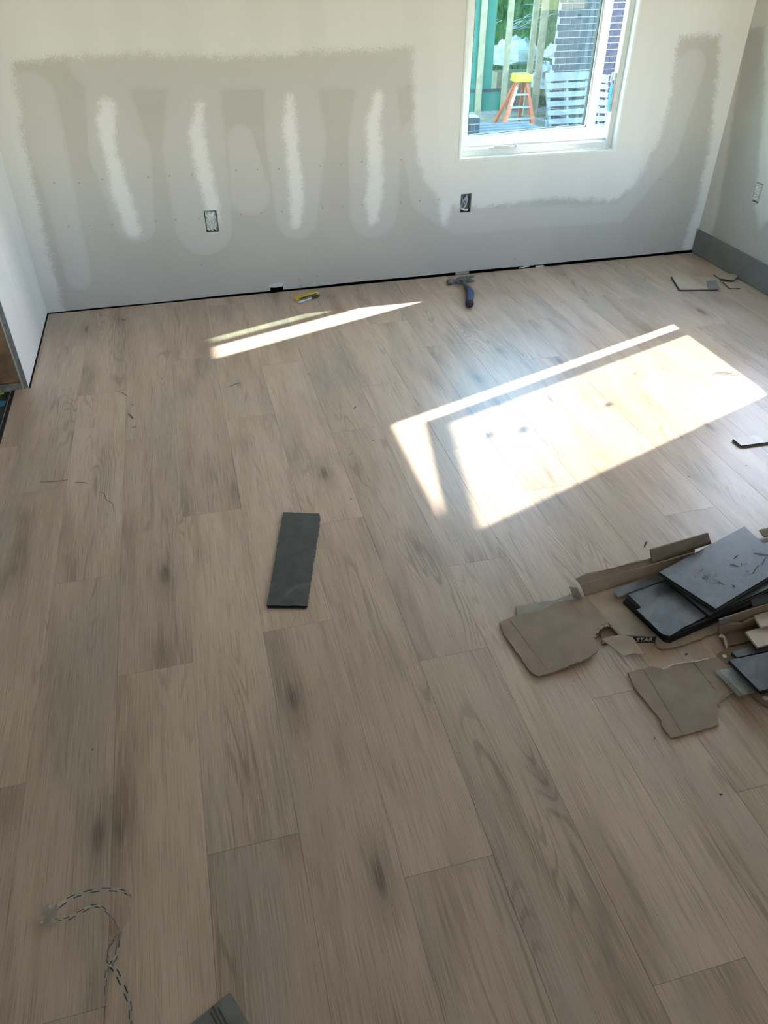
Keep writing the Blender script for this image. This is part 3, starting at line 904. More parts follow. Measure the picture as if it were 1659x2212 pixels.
m.add(vs, [(0,1,2,3), (11,10,9,8)] + [(i*4+k, i*4+(k+1) % 4, i*4+4+(k+1) % 4, i*4+4+k) for i in range(2) for k in range(4)])
part('head', m, M['metal_d'], ham, bevel=0.002)
for sgn in (-1, 1):
    m = MB(); vs = []
    for a, y0, y1, zc, zh in ((0.018, -.014, .014, 0.004, .0075), (0.045, -.010, .013, 0.0075, .0050), (0.070, -.004, .011, 0.0105, .0038), (0.086, 0.003, .009, 0.0125, .0018)):
        z = hz + sgn*zc
        vs += [hp(a, y0, z-zh), hp(a, y1, z-zh), hp(a, y1, z+zh), hp(a, y0, z+zh)]
    m.add(vs, [(0,1,2,3), (15,14,13,12)] + [(i*4+k, i*4+(k+1) % 4, i*4+4+(k+1) % 4, i*4+4+k) for i in range(3) for k in range(4)])
    part('claw', m, M['metal_d'], ham, bevel=0.001)
e0 = Vector((1.4585, 3.868, hz)); e1 = Vector((1.453, 3.765, hz)); e2 = Vector((1.437, 3.68, 0.018)); e3 = Vector((1.402, 3.595, 0.020)); e4 = Vector((1.384, 3.545, 0.022))
m = MB(); m.tube(bez([hb + Vector((0.003, -0.006, hz)), e0, e1, e1 + (e2-e1)*0.4], 6), [0.0135]*6 + [0.012]*6 + [0.011]*7, 10, flat=0.75)
part('neck', m, M['metal_d'], ham, smooth=True)
gp = bez([e1, e1 + (e2-e1)*0.5, e2, e3, e4], 6)
n = len(gp)
m = MB(); m.tube(gp, [0.0150 + 0.0050*math.sin(math.pi*(i/(n-1))**0.8) + (0.003*(i/(n-1))) for i in range(n)], 14, flat=0.88)
grip = part('grip', m, M['blue'], ham, smooth=True)
m = MB(); m.tube([p + Vector((-0.0105, 0, 0.0035)) for p in gp[1:-2]], 0.0115, 10)
part('grip_inlay', m, M['rubber'], grip, smooth=True)
d4 = (e4 - e3).normalized()
m = MB(); m.lathe([(-0.012, 0.0180), (-0.004, 0.0215), (0.010, 0.0220), (0.016, 0.0185), (0.018, 0.009)], e4 + Vector((0, 0, 0.0003)), d4, 16)
part('butt_cap', m, M['rubber'], ham, smooth=True)

# ------------------------------------------------------------------ yellow knife and marker
def along(a, b, z):
    a = Vector(a); b = Vector(b); d = b - a; L = d.length; d.normalize()
    s = Vector((-d.y, d.x, 0))
    return (lambda t, q, h: Vector((a.x, a.y, 0)) + d*t*L + s*q + Vector((0, 0, h))), L
kp, kL = along((0.503, 3.868, 0), (0.648, 3.932, 0), 0)
kn = thing('utility_knife', 'yellow utility knife lying at the foot of the far wall', 'knife', kp(0.5, 0, 0))
m = MB(); vs = []
for t, q0, q1, h in ((0, -.010, .010, .014), (.06, -.0135, .0135, .019), (.55, -.0135, .013, .020), (.85, -.012, .011, .018), (.93, -.008, .008, .013)):
    vs += [kp(t, q0, 0.0005), kp(t, q1, 0.0005), kp(t, q1-0.002, h), kp(t, q0+0.002, h)]
m.add(vs, [(0,1,2,3), (19,18,17,16)] + [(i*4+k, i*4+(k+1) % 4, i*4+4+(k+1) % 4, i*4+4+k) for i in range(4) for k in range(4)])
body = part('body', m, M['yellow'], kn, bevel=0.002)
m = MB(); m.add([kp(t, q, h) for t, q, h in ((.13, -.0142, .006), (.80, -.0138, .006), (.84, -.0138, .014), (.17, -.0142, .013))] + [kp(t, q, h) for t, q, h in ((.13, -.011, .006), (.80, -.010, .006), (.84, -.010, .014), (.17, -.011, .013))],
              [(0,1,2,3), (7,6,5,4), (0,4,5,1), (1,5,6,2), (2,6,7,3), (3,7,4,0)])
part('metal_inlay', m, M['metal_d'], kn)
m = MB(); m.add([kp(t, q, h) for t, q, h in ((.16, -.0150, .0075), (.32, -.0150, .0075), (.32, -.0150, .012), (.16, -.0150, .012), (.16, -.012, .0075), (.32, -.012, .0075), (.32, -.012, .012), (.16, -.012, .012))],
              [(0,1,2,3), (7,6,5,4), (0,4,5,1), (1,5,6,2), (2,6,7,3), (3,7,4,0)])
part('slider', m, M['rubber'], kn)
m = MB(); m.add([kp(t, q, h) for t, q, h in ((.90, -.006, .004), (1.0, -.004, .004), (1.0, .004, .004), (.90, .006, .004), (.90, -.006, .012), (.985, -.003, .010), (.985, .003, .010), (.90, .006, .012))],
              [(0,3,2,1), (4,5,6,7), (0,1,5,4), (1,2,6,5), (2,3,7,6), (3,0,4,7)])
part('nose', m, M['silver'], kn)
mp, mL = along((0.512, 3.820, 0), (0.648, 3.890, 0), 0)
mk = thing('marker', 'grey felt marker with a black cap beside the yellow knife', 'marker', mp(0.5, 0, 0))
ax = mp(1, 0, 0.0065) - mp(0, 0, 0.0065)
m = MB(); m.lathe([(0, .004), (.003, .0058), (.012, .0064), (.088, .0064), (.092, .0055)], mp(0, 0, 0.0068), ax, 14)
part('barrel', m, M['marker'], mk, smooth=True)
m = MB(); m.lathe([(.090, .0066), (.092, .0070), (.125, .0062), (.142, .0045), (.145, .003)], mp(0, 0, 0.0072), ax, 14)
part('cap', m, M['rubber'], mk, smooth=True)
m = MB(); dq = ax.normalized(); m.bar(mp(0, 0, 0.0150) + dq*0.094, mp(0, 0, 0.0138) + dq*0.132, 0.004, 0.0015)
part('clip', m, M['rubber'], mk)
m = MB(); m.bar(mp(0, -0.0025, 0.0128) + dq*0.040, mp(0, -0.0025, 0.0128) + dq*0.066, 0.0028, 0.0012)
part('print', m, M['ink_d'], mk)

# ------------------------------------------------------------------ plank offcuts
def offcut(name, label, quad, z, top, side, cat='offcut', group=None, tongue=None, th=0.0065, zt=None, edge_rag=0.0):
    """quad: xy outline; z: height of its top face; tongue: list of edge indices carrying a click tongue"""
    poly = [q[:2] for q in quad]
    m = MB()
    outline = rag(poly, 0.01, edge_rag, 5) if edge_rag else poly
    fz = zt if zt else (lambda x, y: z)
    m.prism(outline, fz, th, 0, 1)
    bs = base_of(m)
    root = thing(name, label, cat, bs, group)
    part('board', m, [top, side], root)
    ar = sum(poly[i-1][0]*poly[i][1] - poly[i][0]*poly[i-1][1] for i in range(len(poly)))
    for e in (tongue or []):
        a = Vector(poly[e] + (0,)); b = Vector(poly[(e+1) % len(poly)] + (0,))
        d = (b-a).normalized(); o = Vector((d.y, -d.x, 0)) * (1 if ar > 0 else -1)
        a2, b2 = a + d*0.003, b - d*0.003
        m = MB(); vs = []
        for p in (a2, b2):
            zz = fz(p.x, p.y)
            for off, h in ((0, -0.0058), (0.0055, -0.0056), (0.0055, -0.0042), (0.003, -0.0036), (0, -0.0034)):
                q = p + o*off
                vs.append((q.x, q.y, zz + h))
        m.add(vs, [tuple(range(5)), tuple(range(9, 4, -1))] + [(i, 5+i, 5+(i+1) % 5, (i+1) % 5) for i in range(5)])
        part('click_edge', m, side, root)
    return root

offcut('plank_offcut', 'dark grey plank offcut lying face down alone mid-floor', [(0.1664, 2.0156), (0.284, 1.9771), (0.2814, 1.9464), (0.1689, 1.5522), (0.055, 1.5837)], 0.0075, M['backing2'], M['black'], tongue=[3], edge_rag=0.0012)
offcut('plank_offcut', 'large pale plank offcut by the baseboard with grey square on it', [(2.6598, 3.6645), (2.5881, 3.4632), (2.7981, 3.4154), (2.9291, 3.5864)], 0.0075, M['plank_cut'], M['core'], tongue=[0], group='pale offcuts by the baseboard')
offcut('plank_offcut', 'pale pointed plank offcut touching the baseboard', [(2.8966, 3.6102), (2.8961, 3.5423), (2.95, 3.4985), (3.0342, 3.5666), (2.9661, 3.6228)], 0.014, M['plank_cut'], M['core'], group='pale offcuts by the baseboard', th=0.006)
offcut('plank_offcut', 'smallest pale plank offcut in front of the pointed one by the baseboard', [(2.8916, 3.5138), (2.8726, 3.4172), (2.9275, 3.4029), (2.9634, 3.4876)], 0.0065, M['plank_cut'], M['core'], group='pale offcuts by the baseboard')
m = MB(); m.quadsheet([(2.8065, 3.5421, 0.0085), (2.7468, 3.4343, 0.0085), (2.8105, 3.4248, 0.0085), (2.8641, 3.5345, 0.0085)], 0.0018)
solo('tape_square', m, M['putty'], 'grey square scrap lying on the pale offcut by the baseboard', 'scrap')
offcut('plank_offcut', 'pale plank strip cut by the right picture edge beside the sunlight', [(1.9279, 2.0369), (1.9285, 1.9853), (2.1708, 1.9772), (2.1746, 2.0363)], 0.0095, M['plank_cut'], M['core'], tongue=[0, 1])

# ------------------------------------------------------------------ pile: cardboard and face-down planks
def rag3(pts, step=0.012, amp=0.0022, seed=1, edges=None):
    rd = random.Random(seed); out = []
    n = len(pts)
    for i in range(n):
        a = Vector(pts[i]); b = Vector(pts[(i+1) % n]); L = (b-a).length
        k = max(1, int(L/step)) if edges is None or i in edges else 1
        d = (b-a).normalized(); s = Vector((-d.y, d.x, 0))
        for j in range(k):
            out.append(a + (b-a)*j/k + (s*rd.uniform(-amp, amp) + d*rd.uniform(-amp, amp)*.5 if j else Vector((0, 0, 0))))
    return out
def flutes(pts, depth, parent, seed=2):
    """row of little corrugation ridges along a torn edge"""
    rd = random.Random(seed); m = MB()
    P = [Vector(p) for p in pts]
    for a, b in zip(P[:-1], P[1:]):
        d = (b-a).normalized(); s = Vector((d.y, -d.x, 0)); L = (b-a).length
        k = max(2, int(L/0.0045))
        for j in range(k):
            p = a + d*(L*(j+0.5)/k)
            m.bar(p - s*0.002 + Vector((0, 0, 0.0006)), p + s*depth*rd.uniform(.6, 1.1) - Vector((0, 0, 0.0012)), 0.0024, 0.0018)
    return part('torn_flutes', m, M['flute'], parent)
def card(name, label, pts, mat, th=0.004, seed=1, edges=None, amp=0.0022, cat='cardboard', group='torn cardboard pieces on the floor'):
    m = MB(); m.quadsheet(rag3(pts, 0.011, amp, seed, edges), th)
    zmin = min(v[2] for v in m.v)
    b = base_of(m)
    root = thing(name, label, cat, b, group)
    part('panel', m, mat, root)
    return root
def crease(p, q, parent, w=0.0022):
    m = MB(); m.ribbon([Vector(p), Vector(q)], w, 0.0005)
    part('crease', m, M['card_d'], parent)

c1 = card('cardboard_sheet', 'squarish torn cardboard sheet at the left end of the pile',
          [(0.6892, 1.3521, 0.0055), (0.737, 1.3618, 0.006), (0.7922, 1.3607, 0.008), (0.8234, 1.3601, 0.01), (0.8502, 1.3716, 0.011), (0.88, 1.3795, 0.013), (0.9309, 1.373, 0.016), (0.9639, 1.3803, 0.018),
           (0.9705, 1.3155, 0.02), (0.9779, 1.258, 0.021), (0.9513, 1.2558, 0.019), (0.9148, 1.231, 0.017), (0.9131, 1.2031, 0.017), (0.9066, 1.1771, 0.017), (0.8654, 1.1574, 0.015),
           (0.7868, 1.1467, 0.009), (0.7166, 1.1404, 0.0055), (0.7044, 1.1549, 0.0055), (0.6978, 1.1795, 0.0055), (0.6912, 1.2506, 0.0055), (0.6834, 1.3094, 0.0055)], M['card'], seed=3)
crease((0.7205, 1.3465, 0.0085), (0.7478, 1.1459, 0.0085), c1)
crease((0.9148, 1.3677, 0.0175), (0.9252, 1.2631, 0.0185), c1, 0.0012)
flutes([(0.9617, 1.3789, 0.018), (0.9154, 1.3741, 0.015), (0.8791, 1.3777, 0.013), (0.8529, 1.3709, 0.011), (0.8227, 1.3584, 0.01)], 0.006, c1)
flutes([(0.912, 1.2282, 0.017), (0.9286, 1.2444, 0.018), (0.9513, 1.2558, 0.019), (0.9758, 1.2567, 0.021)], 0.011, c1)
c2 = card('cardboard_strip', 'narrow greyish cardboard strip poking out behind the square sheet',
          [(0.7567, 1.3987, 0.0045), (0.8252, 1.3986, 0.0045), (0.882, 1.3938, 0.0045), (0.9355, 1.4066, 0.006), (0.9472, 1.3693, 0.006), (0.8386, 1.3312, 0.0045), (0.748, 1.3604, 0.0045)], M['card_g'], seed=9)
m = MB(); m.quadsheet([(0.923, 1.4002, 0.045), (0.9422, 1.3912, 0.045), (0.9543, 1.3685, 0.022), (0.9345, 1.3844, 0.01)], 0.004)
solo('cardboard_tab', m, M['card_g'], 'small grey cardboard tab standing up behind the square sheet', 'cardboard', 'torn cardboard pieces on the floor')

# opened carton the planks lie on
cx1 = thing('flattened_carton', 'opened cardboard carton lying under the dark stacked planks', 'carton', (1.1526, 1.2829, 0))
def cpart(nm, pts, mat, seed, edges=None, th=0.004, amp=0.002, parent=None):
    m = MB(); m.quadsheet(rag3(pts, 0.012, amp, seed, edges), th)
    return part(nm, m, mat, parent or cx1)
cpart('bottom_panel', [(0.9736, 1.3865, 0.006), (0.9979, 1.2199, 0.006), (1.0344, 1.2033, 0.006), (1.0801, 1.1833, 0.007), (1.0731, 1.1569, 0.007), (1.0852, 1.1416, 0.007), (1.1541, 1.1438, 0.006), (1.2651, 1.1596, 0.006), (1.4993, 1.1675, 0.006), (1.7047, 1.4326, 0.006), (1.2485, 1.4198, 0.006)], M['card_b'], 5, edges=[1,2,3,4,5,6,7])
cpart('side_panel', [(0.9733, 1.3865, 0.008), (0.9647, 1.4116, 0.034), (1.2121, 1.4343, 0.034), (1.3752, 1.4543, 0.034), (1.3698, 1.4344, 0.008)], M['card'], 6, edges=[0])
cpart('side_flap', [(0.9649, 1.4125, 0.035), (0.9533, 1.4239, 0.048), (0.9699, 1.4278, 0.05), (0.9937, 1.4363, 0.05), (1.0296, 1.4354, 0.05), (1.0678, 1.4383, 0.05), (1.133, 1.4427, 0.052), (1.2089, 1.4471, 0.052), (1.3752, 1.4624, 0.052), (1.3756, 1.4553, 0.035), (1.2124, 1.4352, 0.035)], M['card'], 7, edges=[0,1,2,3,4,5,6,7], amp=0.003)
cpart('upright_flap', [(1.2108, 1.4316, 0.046), (1.1938, 1.4358, 0.1), (1.4036, 1.4575, 0.104), (1.439, 1.467, 0.046)], M['card_d'], 8, edges=[0], amp=0.0015)
cpart('inner_edge', [(0.9721, 1.3843, 0.0085), (0.9975, 1.2176, 0.0085), (0.9851, 1.2118, 0.018), (0.9617, 1.3729, 0.018)], M['card_d'], 4, edges=[1])
cpart('back_strip', [(1.6543, 1.5105, 0.02), (1.771, 1.5252, 0.02), (1.7356, 1.4795, 0.02), (1.6477, 1.478, 0.02)], M['card_d'], 2)
# curled torn liner with the printed strip behind it
cpart('torn_liner', [(0.9265, 1.2014, 0.03), (0.9559, 1.2005, 0.034), (0.9855, 1.1962, 0.036), (1.0083, 1.1834, 0.034), (1.0142, 1.1599, 0.024), (1.0199, 1.1349, 0.016), (0.9941, 1.1451, 0.014), (0.9637, 1.1447, 0.012), (0.9479, 1.1689, 0.018)], M['card_l'], 11, edges=[0, 5, 6], th=0.0012, amp=0.0012)
pq = [(1.0201, 1.1838, 0.008), (1.0755, 1.1711, 0.008), (1.0759, 1.1714, 0.03), (1.0114, 1.188, 0.032)]
pr = cpart('printed_strip', pq, M['card_p'], 12, edges=[2], th=0.003, amp=0.001)
cpart('dark_gap_flap', [(0.9554, 1.2591, 0.007), (0.9859, 1.2623, 0.007), (0.998, 1.2154, 0.007), (0.9307, 1.2009, 0.007)], M['card_d'], 13, th=0.001)
tc = bpy.data.curves.new('printed_letters', 'FONT'); tc.body = 'STAR'; tc.size = 0.020; tc.extrude = 0.0003; tc.align_x = 'CENTER'; tc.align_y = 'CENTER'
to = bpy.data.objects.new('printed_letters', tc); COL.objects.link(to)
bpy.context.view_layer.update()
lm = bpy.data.meshes.new_from_object(to.evaluated_get(bpy.context.evaluated_depsgraph_get()))
bpy.data.objects.remove(to); 
lo = bpy.data.objects.new('printed_letters', lm); COL.objects.link(lo); lm.materials.clear(); lm.materials.append(M['ink_w'])
lo.parent = pr
ex = (Vector(pq[1]) - Vector(pq[0])).normalized(); ey = (Vector(pq[3]) - Vector(pq[0])); ey = (ey - ex*ey.dot(ex)).normalized(); ez = ex.cross(ey)
ctr = sum((Vector(q) for q in pq), Vector())/4 + ez*0.0022
prw = pr.location + cx1.location
mt = Matrix((ex, ey, ez)).transposed().to_4x4(); mt.translation = ctr - prw
lo.matrix_local = mt

# stack of planks, faces down
def rect(p, q, length, flip=1):
    """short edge p to q, then 'length' away from it"""
    a = Vector(p[:2]); b = Vector(q[:2]); d = (b-a).normalized(); n = Vector((-d.y, d.x))*flip
    return [tuple(a), tuple(b), tuple(b+n*length), tuple(a+n*length)]
G2 = 'dark backed planks stacked on the carton'
offcut('vinyl_plank', 'bottom dark plank of the stack on the carton', rect((1.0682, 1.3334), (1.1051, 1.1594), 0.70), 0.0165, M['backing'], M['black'], 'plank', G2, [0, 1], 0.0075)
offcut('vinyl_plank', 'second dark plank up in the stack on the carton', rect((1.0742, 1.3342), (1.1066, 1.1611), 0.66), 0.0250, M['backing'], M['black'], 'plank', G2, [0, 1], 0.0075)
offcut('vinyl_plank', 'dark plank with ribbed end edge under the broken one', rect((1.0811, 1.3368), (1.1103, 1.1639), 0.60), 0.0335, M['backing'], M['black'], 'plank', G2, [0], 0.0075)
offcut('vinyl_plank', 'broken blue-grey plank piece on the left of the stack', [(1.0671, 1.2679), (1.0876, 1.1674), (1.1025, 1.1547), (1.1306, 1.1633), (1.1462, 1.17), (1.2825, 1.2063), (1.2379, 1.3115)], 0.0420, M['backing'], M['black'], 'plank', G2, None, 0.0075, edge_rag=0.001)
offcut('vinyl_plank', 'dark plank showing its long edge right below the topmost plank', rect((1.2129, 1.329), (1.2457, 1.1885), 0.60), 0.0505, M['backing'], M['black'], 'plank', G2, [1], 0.0075)
offcut('vinyl_plank', 'topmost dark plank dusted with shavings on the stack', [(1.1942, 1.3703), (1.2661, 1.1953), (1.5788, 1.2999), (1.5723, 1.4952)], 0.066, M['backing'], M['black'], 'plank', G2, [0, 1], 0.0075)
offcut('plank_strip', 'narrow ripped strip with a cream edge beside the stack', [(1.0557, 1.3743), (1.0568, 1.3458), (1.2369, 1.3769), (1.2285, 1.4046)], 0.024, M['backing'], M['core_pale'], 'plank')

# shavings and sawdust on the topmost plank
rd = random.Random(21)
bits = [((1515,1232), 0.016, 'sand'), ((1526,1245), 0.012, 'sand'), ((1556,1258), 0.026, 'sand'), ((1460,1235), 0.006, 'ink_w'), ((1477,1229), 0.006, 'ink_w'), ((1522,1249), 0.010, 'ink_w'),
        ((1590,1203), 0.028, 'dark_bit'), ((1586,1222), 0.024, 'dark_bit'), ((1632,1230), 0.05, 'dark_bit'), ((1645,1198), 0.045, 'dark_bit'), ((1650,1212), 0.05, 'dark_bit'), ((1602,1219), 0.008, 'dark_bit'),
        ((1585,1266), 0.010, 'dark_bit'), ((1612,1217), 0.006, 'ink_w'), ((1547,1241), 0.006, 'ink_w')]
from_px = {(1515,1232): (1.3194, 1.3461, 0.066), (1526,1245): (1.3187, 1.3192, 0.066), (1556,1258): (1.3428, 1.2863, 0.066), (1460,1235): (1.243, 1.3597, 0.066), (1477,1229): (1.2724, 1.3647, 0.066), (1522,1249): (1.3088, 1.3135, 0.066),
           (1590,1203): (1.4561, 1.3729, 0.066), (1586,1222): (1.4263, 1.3395, 0.066), (1632,1230): (1.4774, 1.3093, 0.066), (1645,1198): (1.5375, 1.3628, 0.066), (1650,1212): (1.5252, 1.3353, 0.066), (1602,1219): (1.4515, 1.3394, 0.066),
           (1585,1266): (1.3711, 1.2629, 0.066), (1612,1217): (1.4675, 1.3395, 0.066), (1547,1241): (1.3511, 1.3191, 0.066)}
names_ = {(1515, 1232): 'tan wood shaving in the middle of the sawdust', (1526, 1245): 'small tan shaving at the lower end of the sawdust', (1556, 1258): 'longest tan splinter below the sawdust', (1460, 1235): 'white crumb nearest the left corner', (1477, 1229): 'white crumb second from the left corner', (1522, 1249): 'white crumb beside the tan splinter', (1590, 1203): 'black shaving upper left of the others', (1586, 1222): 'thin black shaving right of the sawdust', (1632, 1230): 'long black shaving low at the right', (1645, 1198): 'black shaving highest at the right edge', (1650, 1212): 'longest black shaving at the right edge', (1602, 1219): 'stubby black crumb among the shavings', (1585, 1266): 'short black shaving nearest the lower edge', (1612, 1217): 'white crumb beside the black crumb', (1547, 1241): 'white crumb right of the sawdust'}
angs = {(1556,1258): -1.0, (1590,1203): 0.5, (1586,1222): -0.6, (1632,1230): 0.6, (1645,1198): -0.5, (1650,1212): 0.65, (1515,1232): 0.3}
for px, L, mt_ in bits:
    p = Vector(from_px[px]); a = angs.get(px, rd.uniform(0, 3)); d = Vector((math.cos(a), math.sin(a), 0))
    m = MB(); m.tube([p - d*L/2 + Vector((0, 0, .001)), p + Vector((0, .001, .0018)), p + d*L/2 + Vector((0, 0, .001))], [0.0006, 0.0011, 0.0005], 5)
    solo('shaving', m, M[mt_], names_[px] + ', on the topmost plank', 'shaving', 'shavings on the topmost plank')
m = MB()
c0 = Vector((1.3083, 1.3362, 0.0662)); c1_ = Vector((1.3246, 1.3072, 0.0662)); c2_ = Vector((1.4435, 1.2886, 0.0662))
for k in range(260):
    c_ = (c0, c0, c1_, c1_, c2_)[k % 5]
    p = c_ + Vector((rd.gauss(0, .020), rd.gauss(0, .014), 0))
    s = rd.uniform(.0005, .0012)
    m.add([p + Vector((s, 0, 0)), p + Vector((-s*.6, s, 0)), p + Vector((-s*.6, -s, 0)), p + Vector((0, 0, s))], [(0,1,3), (1,2,3), (2,0,3), (0,2,1)])
tag(link('sawdust', m, M['sand'], None, tuple(c0)), 'tan sawdust sprinkled on the topmost dark plank', 'sawdust', None, 'stuff')

# second carton at the right picture edge, with oak-faced and dark planks in it
cx2 = thing('torn_carton', 'torn cardboard carton holding planks at the right picture edge', 'carton', (1.303, 1.0623, 0))
def dpart(nm, pts, mat, seed, edges=None, th=0.004, amp=0.002):
    return cpart(nm, pts, mat, seed, edges, th, amp, cx2)
dpart('bottom_panel', [(1.2647, 1.1539, 0.0045), (1.2556, 1.1084, 0.0045), (1.2244, 1.0923, 0.0045), (1.2102, 1.0841, 0.0045), (1.2193, 1.0433, 0.0045), (1.2168, 0.9641, 0.0045), (1.2331, 0.9114, 0.0045), (1.2425, 0.8986, 0.0045), (1.3331, 0.8989, 0.0045), (1.5395, 1.1586, 0.0045)], M['card_d'], 15, edges=[0,1,2])
dpart('far_wall', [(1.2628, 1.1528, 0.008), (1.2513, 1.1578, 0.065), (1.4168, 1.1727, 0.07), (1.5339, 1.1846, 0.07), (1.541, 1.1623, 0.008)], M['card_d'], 16, edges=[0])
dpart('print_patch', [(1.2545, 1.1546, 0.0455), (1.2502, 1.1548, 0.0665), (1.2871, 1.1583, 0.068), (1.2863, 1.1558, 0.047)], M['putty'], 17, th=0.0008, amp=0.0)
dpart('inner_flap', [(1.2621, 1.1492, 0.012), (1.2514, 1.1513, 0.046), (1.2939, 1.1546, 0.048), (1.3215, 1.1481, 0.04), (1.3508, 1.1546, 0.046), (1.381, 1.1522, 0.048), (1.3933, 1.1515, 0.012)], M['card_d'], 18, edges=[1,2,3,4])
dpart('curled_paper', [(1.2489, 1.138, 0.016), (1.2594, 1.1401, 0.024), (1.2658, 1.1314, 0.022), (1.2613, 1.1085, 0.014), (1.253, 1.0987, 0.01), (1.2503, 1.106, 0.016), (1.2613, 1.1293, 0.018)], M['card_l'], 19, th=0.001)
dpart('top_scrap', [(1.3754, 1.1956, 0.073), (1.3958, 1.1977, 0.075), (1.4354, 1.2016, 0.078), (1.5027, 1.2077, 0.078), (1.4811, 1.1768, 0.072), (1.369, 1.174, 0.068)], M['card_p'], 20, edges=[0,1,2,3])
dpart('seam', [(1.2654, 1.1056, 0.0085), (1.3362, 1.1083, 0.0085), (1.3335, 1.1045, 0.0085), (1.2634, 1.1026, 0.0085)], M['card_p'], 22, edges=[0, 2], th=0.001, amp=0.0012)
for k, (a, b) in enumerate((((1.2331, 1.079, 0.0072), 0.0065), ((1.2504, 0.9287, 0.0072), 0.008))):
    m = MB(); n = 12
    m.quadsheet([(a[0] + b*math.cos(2*math.pi*i/n)*1.0, a[1] + b*0.9*math.sin(2*math.pi*i/n), a[2]) for i in range(n)], 0.0006)
    part('round_sticker', m, M['ink_w'], cx2)
G3 = 'planks in the carton at the right edge'
offcut('vinyl_plank', 'oak faced plank end lying lower in the torn carton', [(1.3144, 1.1175), (1.3123, 1.0607), (1.4686, 1.0686), (1.5167, 1.1287)], 0.040, M['plank_cut'], M['core_pale'], 'plank', G3, None, 0.007)
offcut('vinyl_plank', 'oak faced plank end lying higher in the torn carton', [(1.3675, 1.1592), (1.3582, 1.1161), (1.5067, 1.1212), (1.5443, 1.1681)], 0.050, M['plank_cut'], M['core_pale'], 'plank', G3, None, 0.007)
offcut('vinyl_plank', 'dark plank half covered at the carton front, narrow end showing', [(1.2469, 1.0737), (1.2492, 1.0546), (1.4631, 1.0537), (1.4961, 1.0948)], 0.024, M['backing'], M['black'], 'plank', G3, [0], 0.0075)
offcut('vinyl_plank', 'front dark plank sticking out of the torn carton', [(1.2021, 1.0335), (1.215, 0.9254), (1.2486, 0.9272), (1.358, 0.9357), (1.4336, 1.0301)], 0.050, M['backing'], M['black'], 'plank', G3, [0], 0.0075)
offcut('vinyl_plank', 'dark plank directly under the front plank in the carton', [(1.2144, 1.0347), (1.2281, 0.9291), (1.3623, 0.934), (1.4436, 1.0354)], 0.036, M['backing2'], M['black'], 'plank', G3, None, 0.0075)
for i, dz in enumerate((0.016, 0.0195, 0.023)):
    s_ = i*5
    m = MB(); m.quadsheet([(Vector(q) + Vector((i*0.004, -i*0.002, dz - 0.022))) for q in ((1.1689, 1.0329, 0.022), (1.224, 1.0299, 0.022), (1.2479, 0.9492, 0.022), (1.1799, 0.9455, 0.022))], 0.0018)
    solo('clear_strip', m, M['clear'], ('lowest', 'middle', 'top')[i] + ' of the three glossy clear plastic strips under the dark plank', 'plastic strip', 'glossy clear plastic strips')

c8 = card('cardboard_sheet', 'torn cardboard sheet lying nearest the viewer in front of the carton',
          [(0.9516, 1.0948, 0.0045), (0.9918, 1.0958, 0.0045), (1.0259, 1.0951, 0.0045), (1.0591, 1.0767, 0.0045), (1.0885, 1.0905, 0.0045), (1.1483, 1.085, 0.0045), (1.2102, 1.0827, 0.006), (1.2181, 1.0447, 0.007), (1.1858, 0.9756, 0.006),
           (1.143, 0.9603, 0.0045), (1.1197, 0.9438, 0.0045), (1.0873, 0.8883, 0.0045), (1.0223, 0.8841, 0.0045), (0.9515, 0.8832, 0.0045), (0.9484, 0.9244, 0.0045), (0.955, 0.9354, 0.0045), (0.9424, 1.0447, 0.0045)], M['card'], seed=14, edges=[0,1,2,3,4,5,8,9,10,11,12,13])
crease((0.9968, 1.0889, 0.0072), (0.9849, 0.8891, 0.0072), c8, 0.0014)
crease((1.1396, 1.0795, 0.0075), (1.1419, 0.9842, 0.0075), c8, 0.0014)
flutes([(1.1445, 1.0838, 0.005), (1.0897, 1.0902, 0.0045), (1.0612, 1.0778, 0.0045)], 0.004, c8)
flutes([(1.1217, 0.9448, 0.0045), (1.143, 0.9603, 0.0045), (1.1841, 0.9749, 0.0055)], 0.007, c8)
m = MB(); m.tube([(1.0439, 1.0801, 0.007), (1.0858, 1.0873, 0.007), (1.1167, 1.0855, 0.0075), (1.1451, 1.0814, 0.0075), (1.1776, 1.0814, 0.0075), (1.2096, 1.0827, 0.008)], [0.001, .0018, .0014, .0018, .0012, .0008], 5)
part('torn_liner', m, M['ink_w'], c8)

